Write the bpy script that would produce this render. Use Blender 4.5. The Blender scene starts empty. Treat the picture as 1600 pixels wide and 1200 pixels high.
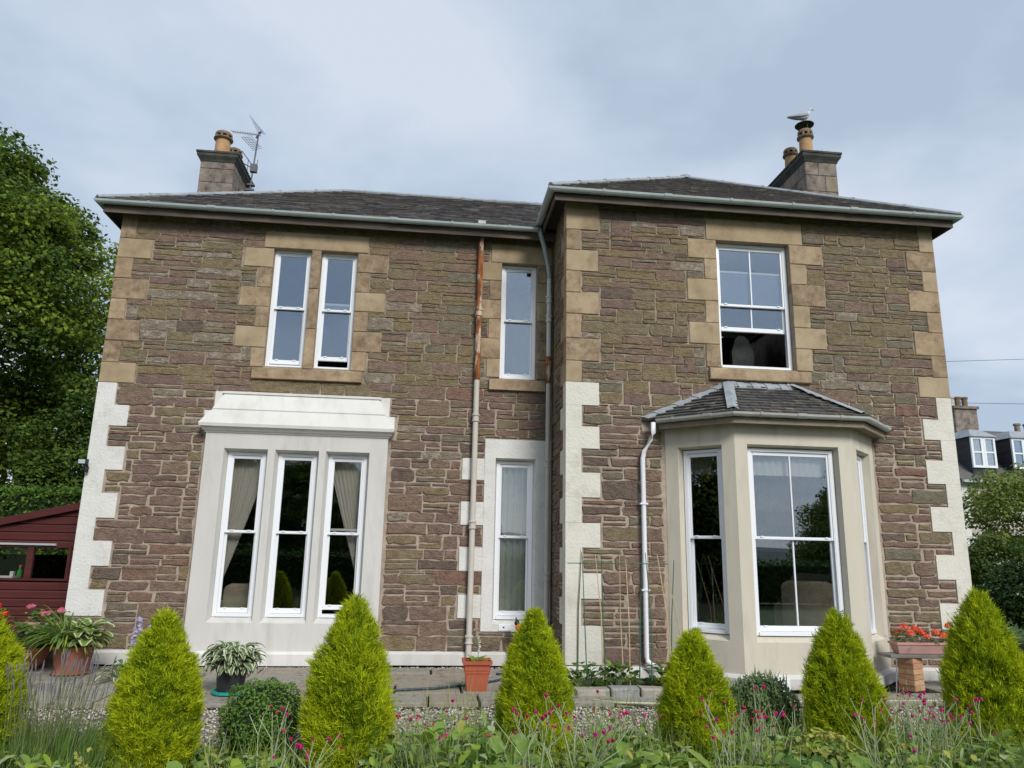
import bpy, math, random
import numpy as np
from mathutils import Vector, Matrix

rng = np.random.RandomState(7)
random.seed(7)
SC = bpy.context.scene
COL = SC.collection

# ------------------------------------------------------------------ camera
F_PX, YAW, PITCH, ROLL = 1157.67, 0.107763, 0.224274, 0.020033
fw = Vector((math.sin(YAW)*math.cos(PITCH), math.cos(YAW)*math.cos(PITCH), math.sin(PITCH)))
r0 = Vector((math.cos(YAW), -math.sin(YAW), 0)); u0 = r0.cross(fw)
cr = r0*math.cos(ROLL)+u0*math.sin(ROLL); cu = -r0*math.sin(ROLL)+u0*math.cos(ROLL)
cam = bpy.data.cameras.new('camera'); co = bpy.data.objects.new('camera', cam); COL.objects.link(co)
cam.sensor_width = 36; cam.lens = F_PX/1600*36; cam.clip_start = .05; cam.clip_end = 3000
co.matrix_world = Matrix(((cr.x, cu.x, -fw.x, 0), (cr.y, cu.y, -fw.y, 0), (cr.z, cu.z, -fw.z, 1.6), (0, 0, 0, 1)))
SC.camera = co

# ------------------------------------------------------------------ sky, sun, exposure
SUN = Vector((.28, -.78, .60)).normalized()
w = bpy.data.worlds.new('World'); SC.world = w; w.use_nodes = True
nt = w.node_tree; nt.nodes.clear()
N = nt.nodes.new; L = nt.links.new
out = N('ShaderNodeOutputWorld'); bg = N('ShaderNodeBackground'); L(bg.outputs[0], out.inputs[0])
sky = N('ShaderNodeTexSky'); sky.sky_type = 'NISHITA'; sky.sun_disc = False
sky.sun_elevation = math.asin(SUN.z); sky.sun_rotation = math.atan2(SUN.x, SUN.y)
tc = N('ShaderNodeTexCoord'); sep = N('ShaderNodeSeparateXYZ'); L(tc.outputs['Generated'], sep.inputs[0])
az = N('ShaderNodeMath'); az.operation = 'ABSOLUTE'; L(sep.outputs[2], az.inputs[0])
ad = N('ShaderNodeMath'); ad.operation = 'ADD'; ad.inputs[1].default_value = .22; L(az.outputs[0], ad.inputs[0])
dx = N('ShaderNodeMath'); dx.operation = 'DIVIDE'; L(sep.outputs[0], dx.inputs[0]); L(ad.outputs[0], dx.inputs[1])
dy = N('ShaderNodeMath'); dy.operation = 'DIVIDE'; L(sep.outputs[1], dy.inputs[0]); L(ad.outputs[0], dy.inputs[1])
cb = N('ShaderNodeCombineXYZ'); L(dx.outputs[0], cb.inputs[0]); L(dy.outputs[0], cb.inputs[1]); cb.inputs[2].default_value = 1.7
nz = N('ShaderNodeTexNoise'); nz.inputs['Scale'].default_value = 1.7; nz.inputs['Detail'].default_value = 5; nz.inputs['Roughness'].default_value = .5
nz.inputs['Distortion'].default_value = .1
L(cb.outputs[0], nz.inputs['Vector'])
rp = N('ShaderNodeValToRGB'); e = rp.color_ramp.elements
e[0].position = .40; e[0].color = (.375, .455, .56, 1)
e[1].position = .62; e[1].color = (.565, .62, .705, 1)
e2 = rp.color_ramp.elements.new(.5); e2.color = (.46, .538, .645, 1)
L(nz.outputs['Fac'], rp.inputs[0])
sc_ = N('ShaderNodeVectorMath'); sc_.operation = 'SCALE'; sc_.inputs['Scale'].default_value = 6.1
L(rp.outputs[0], sc_.inputs[0])
mx = N('ShaderNodeMix'); mx.data_type = 'RGBA'; mx.inputs['Factor'].default_value = .93
L(sky.outputs[0], mx.inputs[6]); L(sc_.outputs[0], mx.inputs[7]); L(mx.outputs[2], bg.inputs[0])
bg.inputs[1].default_value = .1
sl = bpy.data.lights.new('sun', 'SUN'); so = bpy.data.objects.new('sun', sl); COL.objects.link(so)
sl.energy = 1.5; sl.angle = math.radians(20); sl.color = (1, .97, .92)
so.rotation_euler = SUN.to_track_quat('Z', 'Y').to_euler()
SC.view_settings.view_transform = 'Standard'; SC.view_settings.look = 'None'
SC.view_settings.exposure = 1.0; SC.view_settings.gamma = 1; SC.view_settings.use_curve_mapping = False
SC.render.engine = 'CYCLES'
SC.cycles.max_bounces = 8; SC.cycles.transparent_max_bounces = 16
SC.cycles.use_denoising = True

# ------------------------------------------------------------------ materials
def mat(name, cols, rough=.85, scale=6, bump=0, bscale=40, bdist=.02, spec=.3, metal=0, stretch=(1, 1, 1), detail=5, transl=0, coord='pos', scale2=None, spot=None, spot_scale=3, spot_pos=(.55, .7), nrough=.6):
    m = bpy.data.materials.new(name); m.use_nodes = True
    t = m.node_tree; n = t.nodes; l = t.links
    b = n['Principled BSDF']; b.inputs['Roughness'].default_value = rough; b.inputs['Metallic'].default_value = metal
    b.inputs['Specular IOR Level'].default_value = spec
    if coord == 'pos':
        g = n.new('ShaderNodeNewGeometry').outputs['Position']
    else:
        g = n.new('ShaderNodeTexCoord').outputs['Object']
    mp = n.new('ShaderNodeMapping'); mp.inputs['Scale'].default_value = stretch; l.new(g, mp.inputs[0])
    def noise(s, d):
        x = n.new('ShaderNodeTexNoise'); x.inputs['Scale'].default_value = s; x.inputs['Detail'].default_value = d
        x.inputs['Roughness'].default_value = nrough
        l.new(mp.outputs[0], x.inputs['Vector']); return x
    if isinstance(cols, tuple): cols = [cols]
    if len(cols) == 1:
        c = n.new('ShaderNodeRGB'); c.outputs[0].default_value = (*cols[0], 1); colout = c.outputs[0]
    else:
        x = noise(scale, detail); r = n.new('ShaderNodeValToRGB'); l.new(x.outputs['Fac'], r.inputs[0])
        el = r.color_ramp.elements
        k = len(cols)
        for i, cc in enumerate(cols):
            p = .3+.4*i/(k-1)
            if i == 0: q = el[0]
            elif i == k-1: q = el[-1]
            else: q = el.new(p)
            q.position = p; q.color = (*cc, 1)
        colout = r.outputs[0]
    if spot is not None:
        x = noise(spot_scale, 6); r = n.new('ShaderNodeMapRange'); r.inputs[1].default_value, r.inputs[2].default_value = spot_pos
        l.new(x.outputs['Fac'], r.inputs[0])
        mxx = n.new('ShaderNodeMix'); mxx.data_type = 'RGBA'; l.new(r.outputs[0], mxx.inputs['Factor'])
        l.new(colout, mxx.inputs[6]); mxx.inputs[7].default_value = (*spot, 1); colout = mxx.outputs[2]
    l.new(colout, b.inputs['Base Color'])
    if bump:
        x = noise(bscale, 6); bp = n.new('ShaderNodeBump'); bp.inputs['Strength'].default_value = bump; bp.inputs['Distance'].default_value = bdist
        l.new(x.outputs['Fac'], bp.inputs['Height']); l.new(bp.outputs[0], b.inputs['Normal'])
    if transl:
        tr = n.new('ShaderNodeBsdfTranslucent'); l.new(colout, tr.inputs[0])
        ms = n.new('ShaderNodeMixShader'); ms.inputs[0].default_value = transl
        l.new(b.outputs[0], ms.inputs[1]); l.new(tr.outputs[0], ms.inputs[2]); l.new(ms.outputs[0], n['Material Output'].inputs[0])
    return m

def glass_mat(name, fac, tint=(.9, .93, .97)):
    m = bpy.data.materials.new(name); m.use_nodes = True
    t = m.node_tree; n = t.nodes; l = t.links; n.remove(n['Principled BSDF'])
    tr = n.new('ShaderNodeBsdfTransparent'); tr.inputs[0].default_value = (.96, .95, .93, 1)
    gl = n.new('ShaderNodeBsdfGlossy'); gl.inputs['Roughness'].default_value = 0.0; gl.inputs['Color'].default_value = (*tint, 1)
    lw = n.new('ShaderNodeLayerWeight'); lw.inputs[0].default_value = .35
    mr = n.new('ShaderNodeMapRange'); mr.inputs[3].default_value = fac; mr.inputs[4].default_value = .8
    l.new(lw.outputs['Fresnel'], mr.inputs[0])
    ms = n.new('ShaderNodeMixShader'); l.new(mr.outputs[0], ms.inputs[0]); l.new(tr.outputs[0], ms.inputs[1]); l.new(gl.outputs[0], ms.inputs[2])
    l.new(ms.outputs[0], n['Material Output'].inputs[0])
    return m

M = {}
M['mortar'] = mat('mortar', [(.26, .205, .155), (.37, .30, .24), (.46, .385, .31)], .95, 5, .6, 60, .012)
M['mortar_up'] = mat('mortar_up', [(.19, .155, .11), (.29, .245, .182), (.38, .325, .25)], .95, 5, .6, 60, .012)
def stone(name, a, b, spot=None, spos=(.6, .72)):
    a = tuple(1.04*(x*.80+y*.20) for x, y in zip(a, (.158, .114, .084))); b = tuple(1.08*(x*.80+y*.20) for x, y in zip(b, (.272, .205, .152)))
    return mat(name, [a, tuple((x*.45+y*.55) for x, y in zip(a, b)), b], .95, 11, 1.0, 30, .05, .1, stretch=(1, 1, 1.5), spot=spot, spot_scale=9, spot_pos=spos, nrough=.7)
ST = [stone('stone_brown', (.185, .125, .092), (.335, .240, .182)),
      stone('stone_plum', (.170, .112, .090), (.305, .212, .175)),
      stone('stone_red', (.190, .108, .082), (.33, .20, .155)),
      stone('stone_ochre', (.190, .145, .080), (.345, .270, .155)),
      stone('stone_olive', (.172, .136, .082), (.320, .262, .16)),
      stone('stone_greygreen', (.150, .134, .096), (.275, .248, .182)),
      stone('stone_dark', (.115, .086, .070), (.220, .168, .138)),
      stone('stone_pale', (.20, .165, .125), (.36, .305, .235), (.44, .385, .31), (.50, .60))]
M['sand'] = mat('sandstone', [(.255, .18, .11), (.375, .278, .178), (.47, .37, .25)], .9, 3.2, .5, 50, .012, .2, spot=(.20, .13, .08), spot_scale=5, spot_pos=(.50, .72), nrough=.7)
M['sand2'] = mat('sandstone_grey', [(.27, .205, .125), (.37, .285, .18), (.43, .345, .23)], .9, 2.2, .4, 50, .012, .2, spot=(.22, .16, .10), spot_scale=4, spot_pos=(.55, .8))
M['white_rough'] = mat('white_masonry_paint', [(.64, .63, .595), (.71, .70, .67)], .85, 3, .45, 26, .025, spot=(.52, .50, .45), spot_scale=4, spot_pos=(.54, .80))
M['cream_rough'] = mat('cream_masonry_paint', [(.63, .605, .53), (.70, .675, .60)], .85, 3, .45, 26, .025, spot=(.50, .47, .40), spot_scale=4, spot_pos=(.54, .80))
M['cream'] = mat('cream_paint', [(.55, .505, .41), (.62, .575, .475)], .8, 2, .12, 60, .01, spot=(.47, .43, .35), spot_scale=5, spot_pos=(.50, .78), stretch=(1, 1, .22))
M['greywhite'] = mat('pale_grey_paint', [(.56, .545, .51), (.63, .615, .585)], .8, 2, .12, 60, .01, spot=(.48, .46, .42), spot_scale=5, spot_pos=(.50, .78), stretch=(1, 1, .22))
M['palewhite'] = mat('pale_white_paint', [(.66, .645, .615), (.72, .705, .675)], .8, 2, .1, 60, .01, spot=(.58, .56, .52), spot_scale=5, spot_pos=(.50, .78), stretch=(1, 1, .3))
M['upvc'] = mat('white_frame', [(.80, .82, .85)], .3, spec=.5)
M['grey_pvc'] = mat('grey_gutter', [(.36, .42, .42), (.44, .50, .50)], .5, 2, spot=(.28, .31, .30), spot_scale=3, spot_pos=(.55, .8))
M['pale_gutter'] = mat('pale_gutter', [(.42, .43, .40), (.52, .53, .50)], .5, 2, spot=(.36, .33, .24), spot_scale=3, spot_pos=(.55, .8))
M['white_pipe'] = mat('white_pipe', [(.76, .77, .81), (.80, .81, .84)], .4, 2)
M['cream_pipe'] = mat('cream_pipe', [(.52, .48, .42), (.60, .56, .50)], .6, 3)
M['grey_pipe'] = mat('grey_pipe', [(.62, .62, .60), (.70, .70, .68)], .6, 3)
M['rust'] = mat('rusted_iron', [(.085, .034, .02), (.27, .085, .028), (.42, .17, .06)], .9, 12, .4, 50, .01, stretch=(1, 1, .3), spot=(.58, .46, .36), spot_scale=8, spot_pos=(.53, .60))
M['fascia'] = mat('weathered_wood', [(.05, .040, .033), (.15, .125, .10)], .9, 6, .4, 30, .01, stretch=(.25, .25, 2))
M['soffit'] = mat('dark_soffit', [(.035, .030, .025), (.055, .047, .04)], .95, 3)
SL = [mat('slate_dark', [(.045, .042, .045), (.095, .088, .091)], .7, 8, .5, 30, .01),
      mat('slate_mid', [(.062, .058, .060), (.125, .115, .114)], .7, 8, .5, 30, .01),
      mat('slate_brown', [(.066, .056, .049), (.130, .110, .092)], .75, 8, .5, 30, .01),
      mat('slate_lichen', [(.058, .054, .048), (.135, .122, .10)], .85, 10, .5, 30, .01, spot=(.21, .195, .155), spot_scale=7, spot_pos=(.5, .65))]
M['roof'] = mat('roof_underlay', [(.03, .028, .03), (.06, .055, .055)], .9, 6)
M['lead'] = mat('lead', [(.25, .275, .295), (.36, .385, .405)], .65, 4, spot=(.17, .18, .185), spot_scale=6, spot_pos=(.55, .75))
M['chim'] = mat('chimney_stone', [(.13, .105, .088), (.23, .19, .16), (.30, .265, .22)], .92, 4, .6, 40, .02, spot=(.06, .055, .048), spot_scale=5, spot_pos=(.5, .75))
M['chim_tan'] = mat('chimney_stone_tan', [(.20, .16, .115), (.31, .26, .19)], .92, 4, .6, 40, .02)
M['chim_cap'] = mat('sooty_cap', [(.035, .038, .033), (.095, .095, .082)], .92, 5, .5, 40, .015)
M['pot'] = mat('buff_clay', [(.37, .215, .105), (.50, .315, .17)], .85, 7, .2, 50, .01, spot=(.16, .105, .065), spot_scale=9, spot_pos=(.55, .75))
M['pot_dark'] = mat('sooty_clay', [(.13, .095, .068), (.25, .175, .115)], .9, 8)
M['black'] = mat('black_metal', [(.018, .018, .02)], .5)
M['steel'] = mat('aerial_metal', [(.13, .13, .15)], .45, metal=.3)
M['glass'] = glass_mat('window_glass', .20, (.74, .86, 1))
M['glass_mid'] = glass_mat('bay_glass', .15, (.80, .90, 1))
M['glass_low'] = glass_mat('window_glass_dark', .12)
M['glass_shed'] = glass_mat('shed_glass', .02)
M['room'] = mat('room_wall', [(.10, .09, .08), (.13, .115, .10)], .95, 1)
M['interior_shade'] = mat('interior_shade', [(.012, .011, .010), (.016, .015, .013)], .95, 1)  # near-black: the darkness of unlit interiors is put into the colour
M['net'] = mat('net_curtain', [(.84, .82, .76), (.88, .86, .81)], .95, 20, transl=.3)
M['frill'] = mat('white_frill', [(.86, .86, .84)], .95, transl=.3)
M['blue_curtain'] = mat('grey_green_curtain', [(.48, .57, .54), (.58, .66, .63)], .95, 12, transl=.2)
M['fabric'] = mat('pale_throw', [(.42, .37, .29), (.54, .48, .39)], .95, 8, .2, 60, .01)
M['grey_fabric'] = mat('grey_fabric', [(.10, .105, .105), (.15, .155, .155)], .95, 8)
M['red_wood'] = mat('red_stained_wood', [(.060, .013, .012), (.095, .021, .018)], .6, 4, .3, 20, .005, stretch=(.3, .3, 3))
M['flag'] = mat('flagstone', [(.18, .16, .13), (.32, .29, .245), (.43, .395, .34)], .9, 6, .6, 40, .015, spot=(.085, .085, .055), spot_scale=6, spot_pos=(.52, .66), nrough=.75)
M['flag2'] = mat('flagstone_warm', [(.24, .20, .155), (.40, .345, .275)], .9, 6, .6, 40, .015, spot=(.10, .085, .06), spot_scale=6, spot_pos=(.52, .66), nrough=.75)
M['soil'] = mat('soil', [(.022, .016, .012), (.055, .042, .031)], .98, 20, .8, 50, .03)
M['grit'] = mat('grit', [(.13, .115, .10), (.30, .27, .235)], .95, 60, .8, 120, .01)
M['grass'] = mat('lawn', [(.035, .065, .014), (.06, .10, .025)], .95, 3, .6, 60, .03)
PB = [mat('pebble_white', [(.55, .51, .46), (.66, .62, .57)], .8, 20), mat('pebble_buff', [(.36, .28, .21), (.50, .41, .32)], .8, 20),
      mat('pebble_grey', [(.20, .19, .18), (.32, .30, .28)], .8, 20), mat('pebble_pink', [(.42, .31, .26), (.56, .45, .39)], .8, 20)]
def leafm(name, a, b, tr=.3, sc=9, rough=.6): return mat(name, [a, b], rough, sc, transl=tr, spec=.12)
G = {}
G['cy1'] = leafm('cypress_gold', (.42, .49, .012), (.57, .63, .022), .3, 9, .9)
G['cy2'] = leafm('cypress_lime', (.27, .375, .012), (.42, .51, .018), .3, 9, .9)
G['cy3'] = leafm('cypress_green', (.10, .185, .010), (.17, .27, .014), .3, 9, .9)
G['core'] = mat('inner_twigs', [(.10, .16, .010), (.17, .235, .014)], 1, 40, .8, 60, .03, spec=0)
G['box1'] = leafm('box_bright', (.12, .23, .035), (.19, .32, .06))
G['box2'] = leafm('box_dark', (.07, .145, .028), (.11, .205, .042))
G['boxcore'] = mat('dark_core', [(.012, .025, .008), (.025, .04, .012)], .95, 12)  # near-black filler inside bushes and hedges
G['grey1'] = leafm('shrub_greygreen', (.15, .22, .09), (.22, .30, .13))
G['tree1'] = leafm('tree_leaf_light', (.17, .235, .025), (.25, .32, .045), .35, 1.2)
G['tree2'] = leafm('tree_leaf_mid', (.10, .165, .022), (.15, .22, .034), .35, 1.2)
G['tree3'] = leafm('tree_leaf_dark', (.045, .085, .017), (.075, .13, .024), .3, 1.2)
G['oth1'] = leafm('young_leaf', (.17, .225, .045), (.25, .31, .075), .35, 2)
G['oth2'] = leafm('young_leaf_dark', (.085, .125, .028), (.13, .18, .04), .35, 2)
G['con1'] = leafm('conifer_leaf', (.045, .10, .022), (.07, .14, .032), .15, 4)
G['con2'] = leafm('conifer_leaf_dark', (.010, .026, .009), (.018, .042, .013), .1, 4)
G['hedge1'] = leafm('hedge_leaf', (.10, .20, .025), (.16, .27, .04), .3, 4)
G['hedge2'] = leafm('hedge_leaf_dark', (.03, .07, .012), (.055, .11, .018), .3, 4)
G['campion'] = leafm('campion_stem', (.30, .36, .19), (.43, .48, .30), .1, 20, .8)
G['campion2'] = leafm('campion_leaf', (.27, .35, .16), (.38, .45, .25), .2, 20, .8)
G['mag'] = leafm('magenta_petal', (.52, .012, .16), (.68, .03, .26), .3, 30)
G['darkred'] = leafm('crimson_bud', (.33, .02, .045), (.42, .04, .07), .2, 30)
G['br1'] = leafm('broad_leaf', (.17, .275, .05), (.27, .39, .09), .35, 12)
G['br2'] = leafm('broad_leaf_lime', (.22, .33, .035), (.32, .43, .06), .35, 12)
G['br3'] = leafm('broad_leaf_dark', (.055, .12, .03), (.095, .17, .045), .25, 12)
G['yel'] = leafm('yellow_leaf', (.36, .36, .07), (.48, .46, .13), .3, 12)
G['var'] = leafm('cream_leaf_edge', (.62, .64, .42), (.74, .75, .55), .3, 12)
G['hos'] = leafm('hosta_leaf', (.10, .18, .075), (.16, .25, .11), .3, 12)
G['spid'] = leafm('strap_leaf', (.12, .21, .055), (.19, .30, .09), .3, 12)
G['lav'] = leafm('lavender_leaf', (.075, .14, .035), (.13, .20, .06), .25, 8)
G['lavsp'] = mat('lavender_spike', [(.12, .115, .13), (.20, .185, .215)], .9, 20)
G['stalk'] = mat('dry_stalk', [(.10, .12, .05), (.17, .19, .09)], .9, 10)
G['orange'] = leafm('orange_petal', (.82, .11, .05), (.92, .23, .13), .3, 30)
G['redp'] = leafm('red_petal', (.72, .03, .02), (.85, .07, .04), .3, 30)
G['pink'] = leafm('pink_petal', (.55, .12, .18), (.70, .25, .32), .3, 30)
G['lilac'] = leafm('lilac_petal', (.48, .42, .68), (.62, .56, .80), .3, 30)
G['whitep'] = leafm('white_petal', (.75, .75, .78), (.82, .82, .84), .3, 30)
G['yelp'] = leafm('yellow_petal', (.80, .60, .03), (.88, .72, .08), .3, 30)
G['bark'] = mat('bark', [(.035, .026, .018), (.085, .066, .046)], .95, 6, .8, 20, .04, stretch=(1, 1, .3))
G['terra'] = mat('terracotta', [(.24, .085, .052), (.33, .13, .085)], .8, 5, .1, 40, .006, spot=(.46, .26, .19), spot_scale=5, spot_pos=(.58, .8))
G['terra_pl'] = mat('red_plastic_pot', [(.36, .085, .045), (.42, .11, .06)], .55, 4)
G['pinkpl'] = mat('faded_pink_plastic', [(.42, .235, .205), (.50, .30, .265)], .7, 4)
G['blackpl'] = mat('black_plastic', [(.022, .024, .028), (.035, .037, .042)], .5, 4)
G['teal'] = mat('teal_plastic', [(.02, .34, .27)], .5)
G['cane'] = mat('bamboo', [(.42, .31, .17), (.55, .43, .26)], .7, 12)
G['gcane'] = mat('green_cane', [(.035, .115, .08), (.055, .155, .11)], .6, 12)
BR = [mat('brick_orange', [(.38, .19, .105), (.50, .28, .165)], .9, 14, .3, 60, .008), mat('brick_tan', [(.42, .25, .14), (.52, .34, .21)], .9, 14, .3, 60, .008)]
M['greywood'] = mat('grey_plank', [(.14, .125, .11), (.24, .22, .20)], .9, 6, .4, 30, .008, stretch=(.25, 1, 1))
M['hose'] = mat('hose', [(.018, .035, .05), (.03, .055, .075)], .5, 6)
M['granite'] = mat('granite', [(.20, .20, .20), (.36, .355, .34)], .9, 22, .5, 50, .012)
M['granite2'] = mat('buff_stone', [(.27, .24, .20), (.40, .37, .31)], .9, 12, .5, 50, .012)
M['tile'] = mat('white_tile', [(.78, .79, .80)], .3)
M['bottle'] = mat('green_bottle', [(.05, .30, .06)], .2, spec=.6)
M['redcap'] = mat('red_cap', [(.75, .07, .03)], .5)
M['blue'] = mat('blue_plastic', [(.03, .07, .42)], .4)
M['gull_w'] = mat('gull_white', [(.62, .62, .62)], .8)
M['gull_g'] = mat('gull_grey', [(.36, .38, .41)], .8)
M['beak'] = mat('beak', [(.55, .35, .08)], .6)
M['wall_far'] = mat('far_wall', [(.40, .36, .29), (.55, .51, .44)], .9, 1.5)
M['slate_far'] = mat('far_slate', [(.095, .088, .088), (.15, .138, .135)], .8, 1.2, stretch=(.4, 1, 3))
M['cheek'] = mat('dark_slate', [(.022, .026, .034), (.045, .05, .062)], .7, 2, stretch=(.3, .3, 4))
M['hill'] = mat('hazy_hill', [(.06, .08, .075), (.09, .115, .11)], .95, .02)  # distance haze is mixed into the hill colour, greyer and paler

# ------------------------------------------------------------------ building helpers
W = {}
def wl(o): return W.get(o.name, Vector((0, 0, 0)))
def new_obj(name, me, parent=None, loc=(0, 0, 0), rel=False, rotz=0):
    o = bpy.data.objects.new(name, me); COL.objects.link(o)
    loc = Vector(loc)
    if parent is not None:
        o.parent = parent
        if rel: o.location = loc; W[o.name] = wl(parent)+loc
        else: o.location = loc-wl(parent); W[o.name] = loc
    else:
        o.location = loc; W[o.name] = loc
    o.rotation_euler = (0, 0, rotz)
    return o
def tag(o, label=None, cat=None, group=None, kind=None):
    if label: o['label'] = label
    if cat: o['category'] = cat
    if group: o['group'] = group
    if kind: o['kind'] = kind
    return o
def empty(name, loc, label=None, cat=None, group=None, rotz=0):
    o = new_obj(name, None, None, loc, rotz=rotz); o.empty_display_size = .2
    return tag(o, label, cat, group)
def mesh(name, V, F, mats, mi=None, smooth=False):
    me = bpy.data.meshes.new(name); me.from_pydata([tuple(v) for v in V], [], F)
    if not isinstance(mats, (list, tuple)): mats = [mats]
    for m in mats: me.materials.append(m)
    if mi is not None: me.polygons.foreach_set('material_index', np.asarray(mi, dtype=np.int32))
    if smooth: me.polygons.foreach_set('use_smooth', np.ones(len(F), dtype=bool))
    me.update(); return me
def tri_mesh(name, V, T, mats, mi=None, smooth=False):
    V = np.asarray(V, dtype=np.float32); T = np.asarray(T, dtype=np.int32)
    me = bpy.data.meshes.new(name); me.vertices.add(len(V)); me.vertices.foreach_set('co', V.ravel())
    me.loops.add(T.size); me.loops.foreach_set('vertex_index', T.ravel())
    me.polygons.add(len(T)); me.polygons.foreach_set('loop_start', np.arange(0, T.size, 3, dtype=np.int32))
    for m in (mats if isinstance(mats, (list, tuple)) else [mats]): me.materials.append(m)
    if mi is not None: me.polygons.foreach_set('material_index', np.asarray(mi, dtype=np.int32))
    if smooth: me.polygons.foreach_set('use_smooth', np.ones(len(T), dtype=bool))
    me.update(calc_edges=True); return me

class MB:
    def __init__(s, T=None): s.V = []; s.F = []; s.I = []; s.T = T
    def add(s, V, F, mi=0):
        k = len(s.V)
        s.V += [Vector(s.T(*v)) if s.T else Vector(v) for v in V]
        s.F += [tuple(i+k for i in f) for f in F]; s.I += [mi]*len(F); return s
    def box(s, x0, x1, y0, y1, z0, z1, mi=0):
        return s.add([(x0, y0, z0), (x1, y0, z0), (x1, y1, z0), (x0, y1, z0), (x0, y0, z1), (x1, y0, z1), (x1, y1, z1), (x0, y1, z1)],
                     [(0, 1, 5, 4), (1, 2, 6, 5), (2, 3, 7, 6), (3, 0, 4, 7), (4, 5, 6, 7), (3, 2, 1, 0)], mi)
    def rbox(s, x0, x1, y0, y1, z0, z1, b=.01, j=0, mi=0):      # box with chamfered front (y0) edges, a little uneven
        R = lambda: random.uniform(-j, j)
        V = []
        for (yy, ins) in ((y1, 0), (y0+b, 0), (y0, b)):
            for (x, z) in ((x0+ins, z0+ins), (x1-ins, z0+ins), (x1-ins, z1-ins), (x0+ins, z1-ins)):
                V.append((x+R(), yy+R()*.3, z+R()))
        F = [(8, 9, 10, 11)]
        for a in (0, 4):
            for i in range(4):
                k = (i+1) % 4; F.append((a+i, a+k, a+4+k, a+4+i))
        return s.add(V, F, mi)
    def loft(s, rings, cap=True, mi=0, closed=True):
        n = len(rings[0]); V = [p for r in rings for p in r]; F = []
        for a in range(len(rings)-1):
            for i in range(n if closed else n-1):
                k = (i+1) % n; F.append((a*n+i, a*n+k, (a+1)*n+k, (a+1)*n+i))
        if cap: F.append(tuple(range(n))[::-1]); F.append(tuple((len(rings)-1)*n+i for i in range(n)))
        return s.add(V, F, mi)
    def lathe(s, prof, c=(0, 0, 0), n=16, mi=0, sq=None):
        rings = []
        for (r, z) in prof:
            rings.append([(c[0]+r*math.cos(2*math.pi*i/n), c[1]+r*math.sin(2*math.pi*i/n), c[2]+z) for i in range(n)])
        return s.loft(rings, True, mi)
    def tube(s, pts, r, n=8, mi=0):
        pts = [Vector(p) for p in pts]; rings = []
        rr = r if isinstance(r, (list, tuple)) else [r]*len(pts)
        for i, p in enumerate(pts):
            d = (pts[min(i+1, len(pts)-1)]-pts[max(i-1, 0)]).normalized()
            a = Vector((0, 0, 1)) if abs(d.z) < .9 else Vector((1, 0, 0))
            u = d.cross(a).normalized(); v = d.cross(u)
            rings.append([tuple(p+(u*math.cos(2*math.pi*k/n)+v*math.sin(2*math.pi*k/n))*rr[i]) for k in range(n)])
        return s.loft(rings, True, mi)
    def path(s, prof, pts, closed_prof=True, cap=True, mi=0):    # sweep a profile of (offset outward, z) along a plan polyline, mitred
        pts = [Vector(p) for p in pts]; rings = []
        for i, p in enumerate(pts):
            d0 = (pts[i]-pts[i-1]).normalized() if i else None
            d1 = (pts[i+1]-pts[i]).normalized() if i < len(pts)-1 else None
            n0 = Vector((d0.y, -d0.x)) if d0 else None; n1 = Vector((d1.y, -d1.x)) if d1 else None
            if n0 is None: m = n1
            elif n1 is None: m = n0
            else:
                m = (n0+n1).normalized(); m = m/max(.3, m.dot(n0))
            rings.append([(p.x+m.x*o, p.y+m.y*o, z) for (o, z) in prof])
        return s.loft(rings, cap, mi, closed_prof)
    def build(s, name, mats, parent=None, loc=None, rel=False, smooth=False, rotz=0, center=False):
        if loc is None:
            if center:
                a = np.array([tuple(v) for v in s.V]); loc = Vector((a.min(0)+a.max(0))/2)
            else: loc = wl(parent) if (parent is not None and not rel) else Vector((0, 0, 0))
        loc = Vector(loc)
        V = s.V if rel else [v-loc for v in s.V]
        return new_obj(name, mesh(name, V, s.F, mats, s.I, smooth), parent, loc, rel, rotz)

def wall_holes(mb, x0, x1, z0, z1, holes, yf, yb, mi=0, splay=0, rise=0, zbreak=None):
    """a wall slab in (x, z) with rectangular openings; the openings may narrow towards the back"""
    xs = sorted({x0, x1, *[h[0] for h in holes], *[h[1] for h in holes]}); zs = sorted({z0, z1, *[h[2] for h in holes], *[h[3] for h in holes], *([zbreak] if zbreak else [])})
    def solid(i, j):
        if i < 0 or j < 0 or i >= len(xs)-1 or j >= len(zs)-1: return None
        cx, cz = (xs[i]+xs[i+1])/2, (zs[j]+zs[j+1])/2
        return not any(h[0] < cx < h[1] and h[2] < cz < h[3] for h in holes)
    for i in range(len(xs)-1):
        for j in range(len(zs)-1):
            if not solid(i, j): continue
            a, b, c, d = xs[i], xs[i+1], zs[j], zs[j+1]
            mb.add([(a, yf, c), (b, yf, c), (b, yf, d), (a, yf, d)], [(0, 1, 2, 3)], 1 if zbreak and c >= zbreak-.01 else mi)
    for (a, b, c, d) in holes:
        s_, r_ = splay, rise
        V = [(a, yf, c), (b, yf, c), (b, yf, d), (a, yf, d), (a+s_, yb, c+r_), (b-s_, yb, c+r_), (b-s_, yb, d-s_), (a+s_, yb, d-s_)]
        mb.add(V, [(0, 1, 5, 4), (1, 2, 6, 5), (2, 3, 7, 6), (3, 0, 4, 7)], mi)
    mb.add([(x0, yf, z0), (x0, yb, z0), (x0, yb, z1), (x0, yf, z1), (x1, yf, z0), (x1, yb, z0), (x1, yb, z1), (x1, yf, z1)],
           [(0, 3, 2, 1), (4, 5, 6, 7), (3, 7, 6, 2)], mi)

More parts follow.
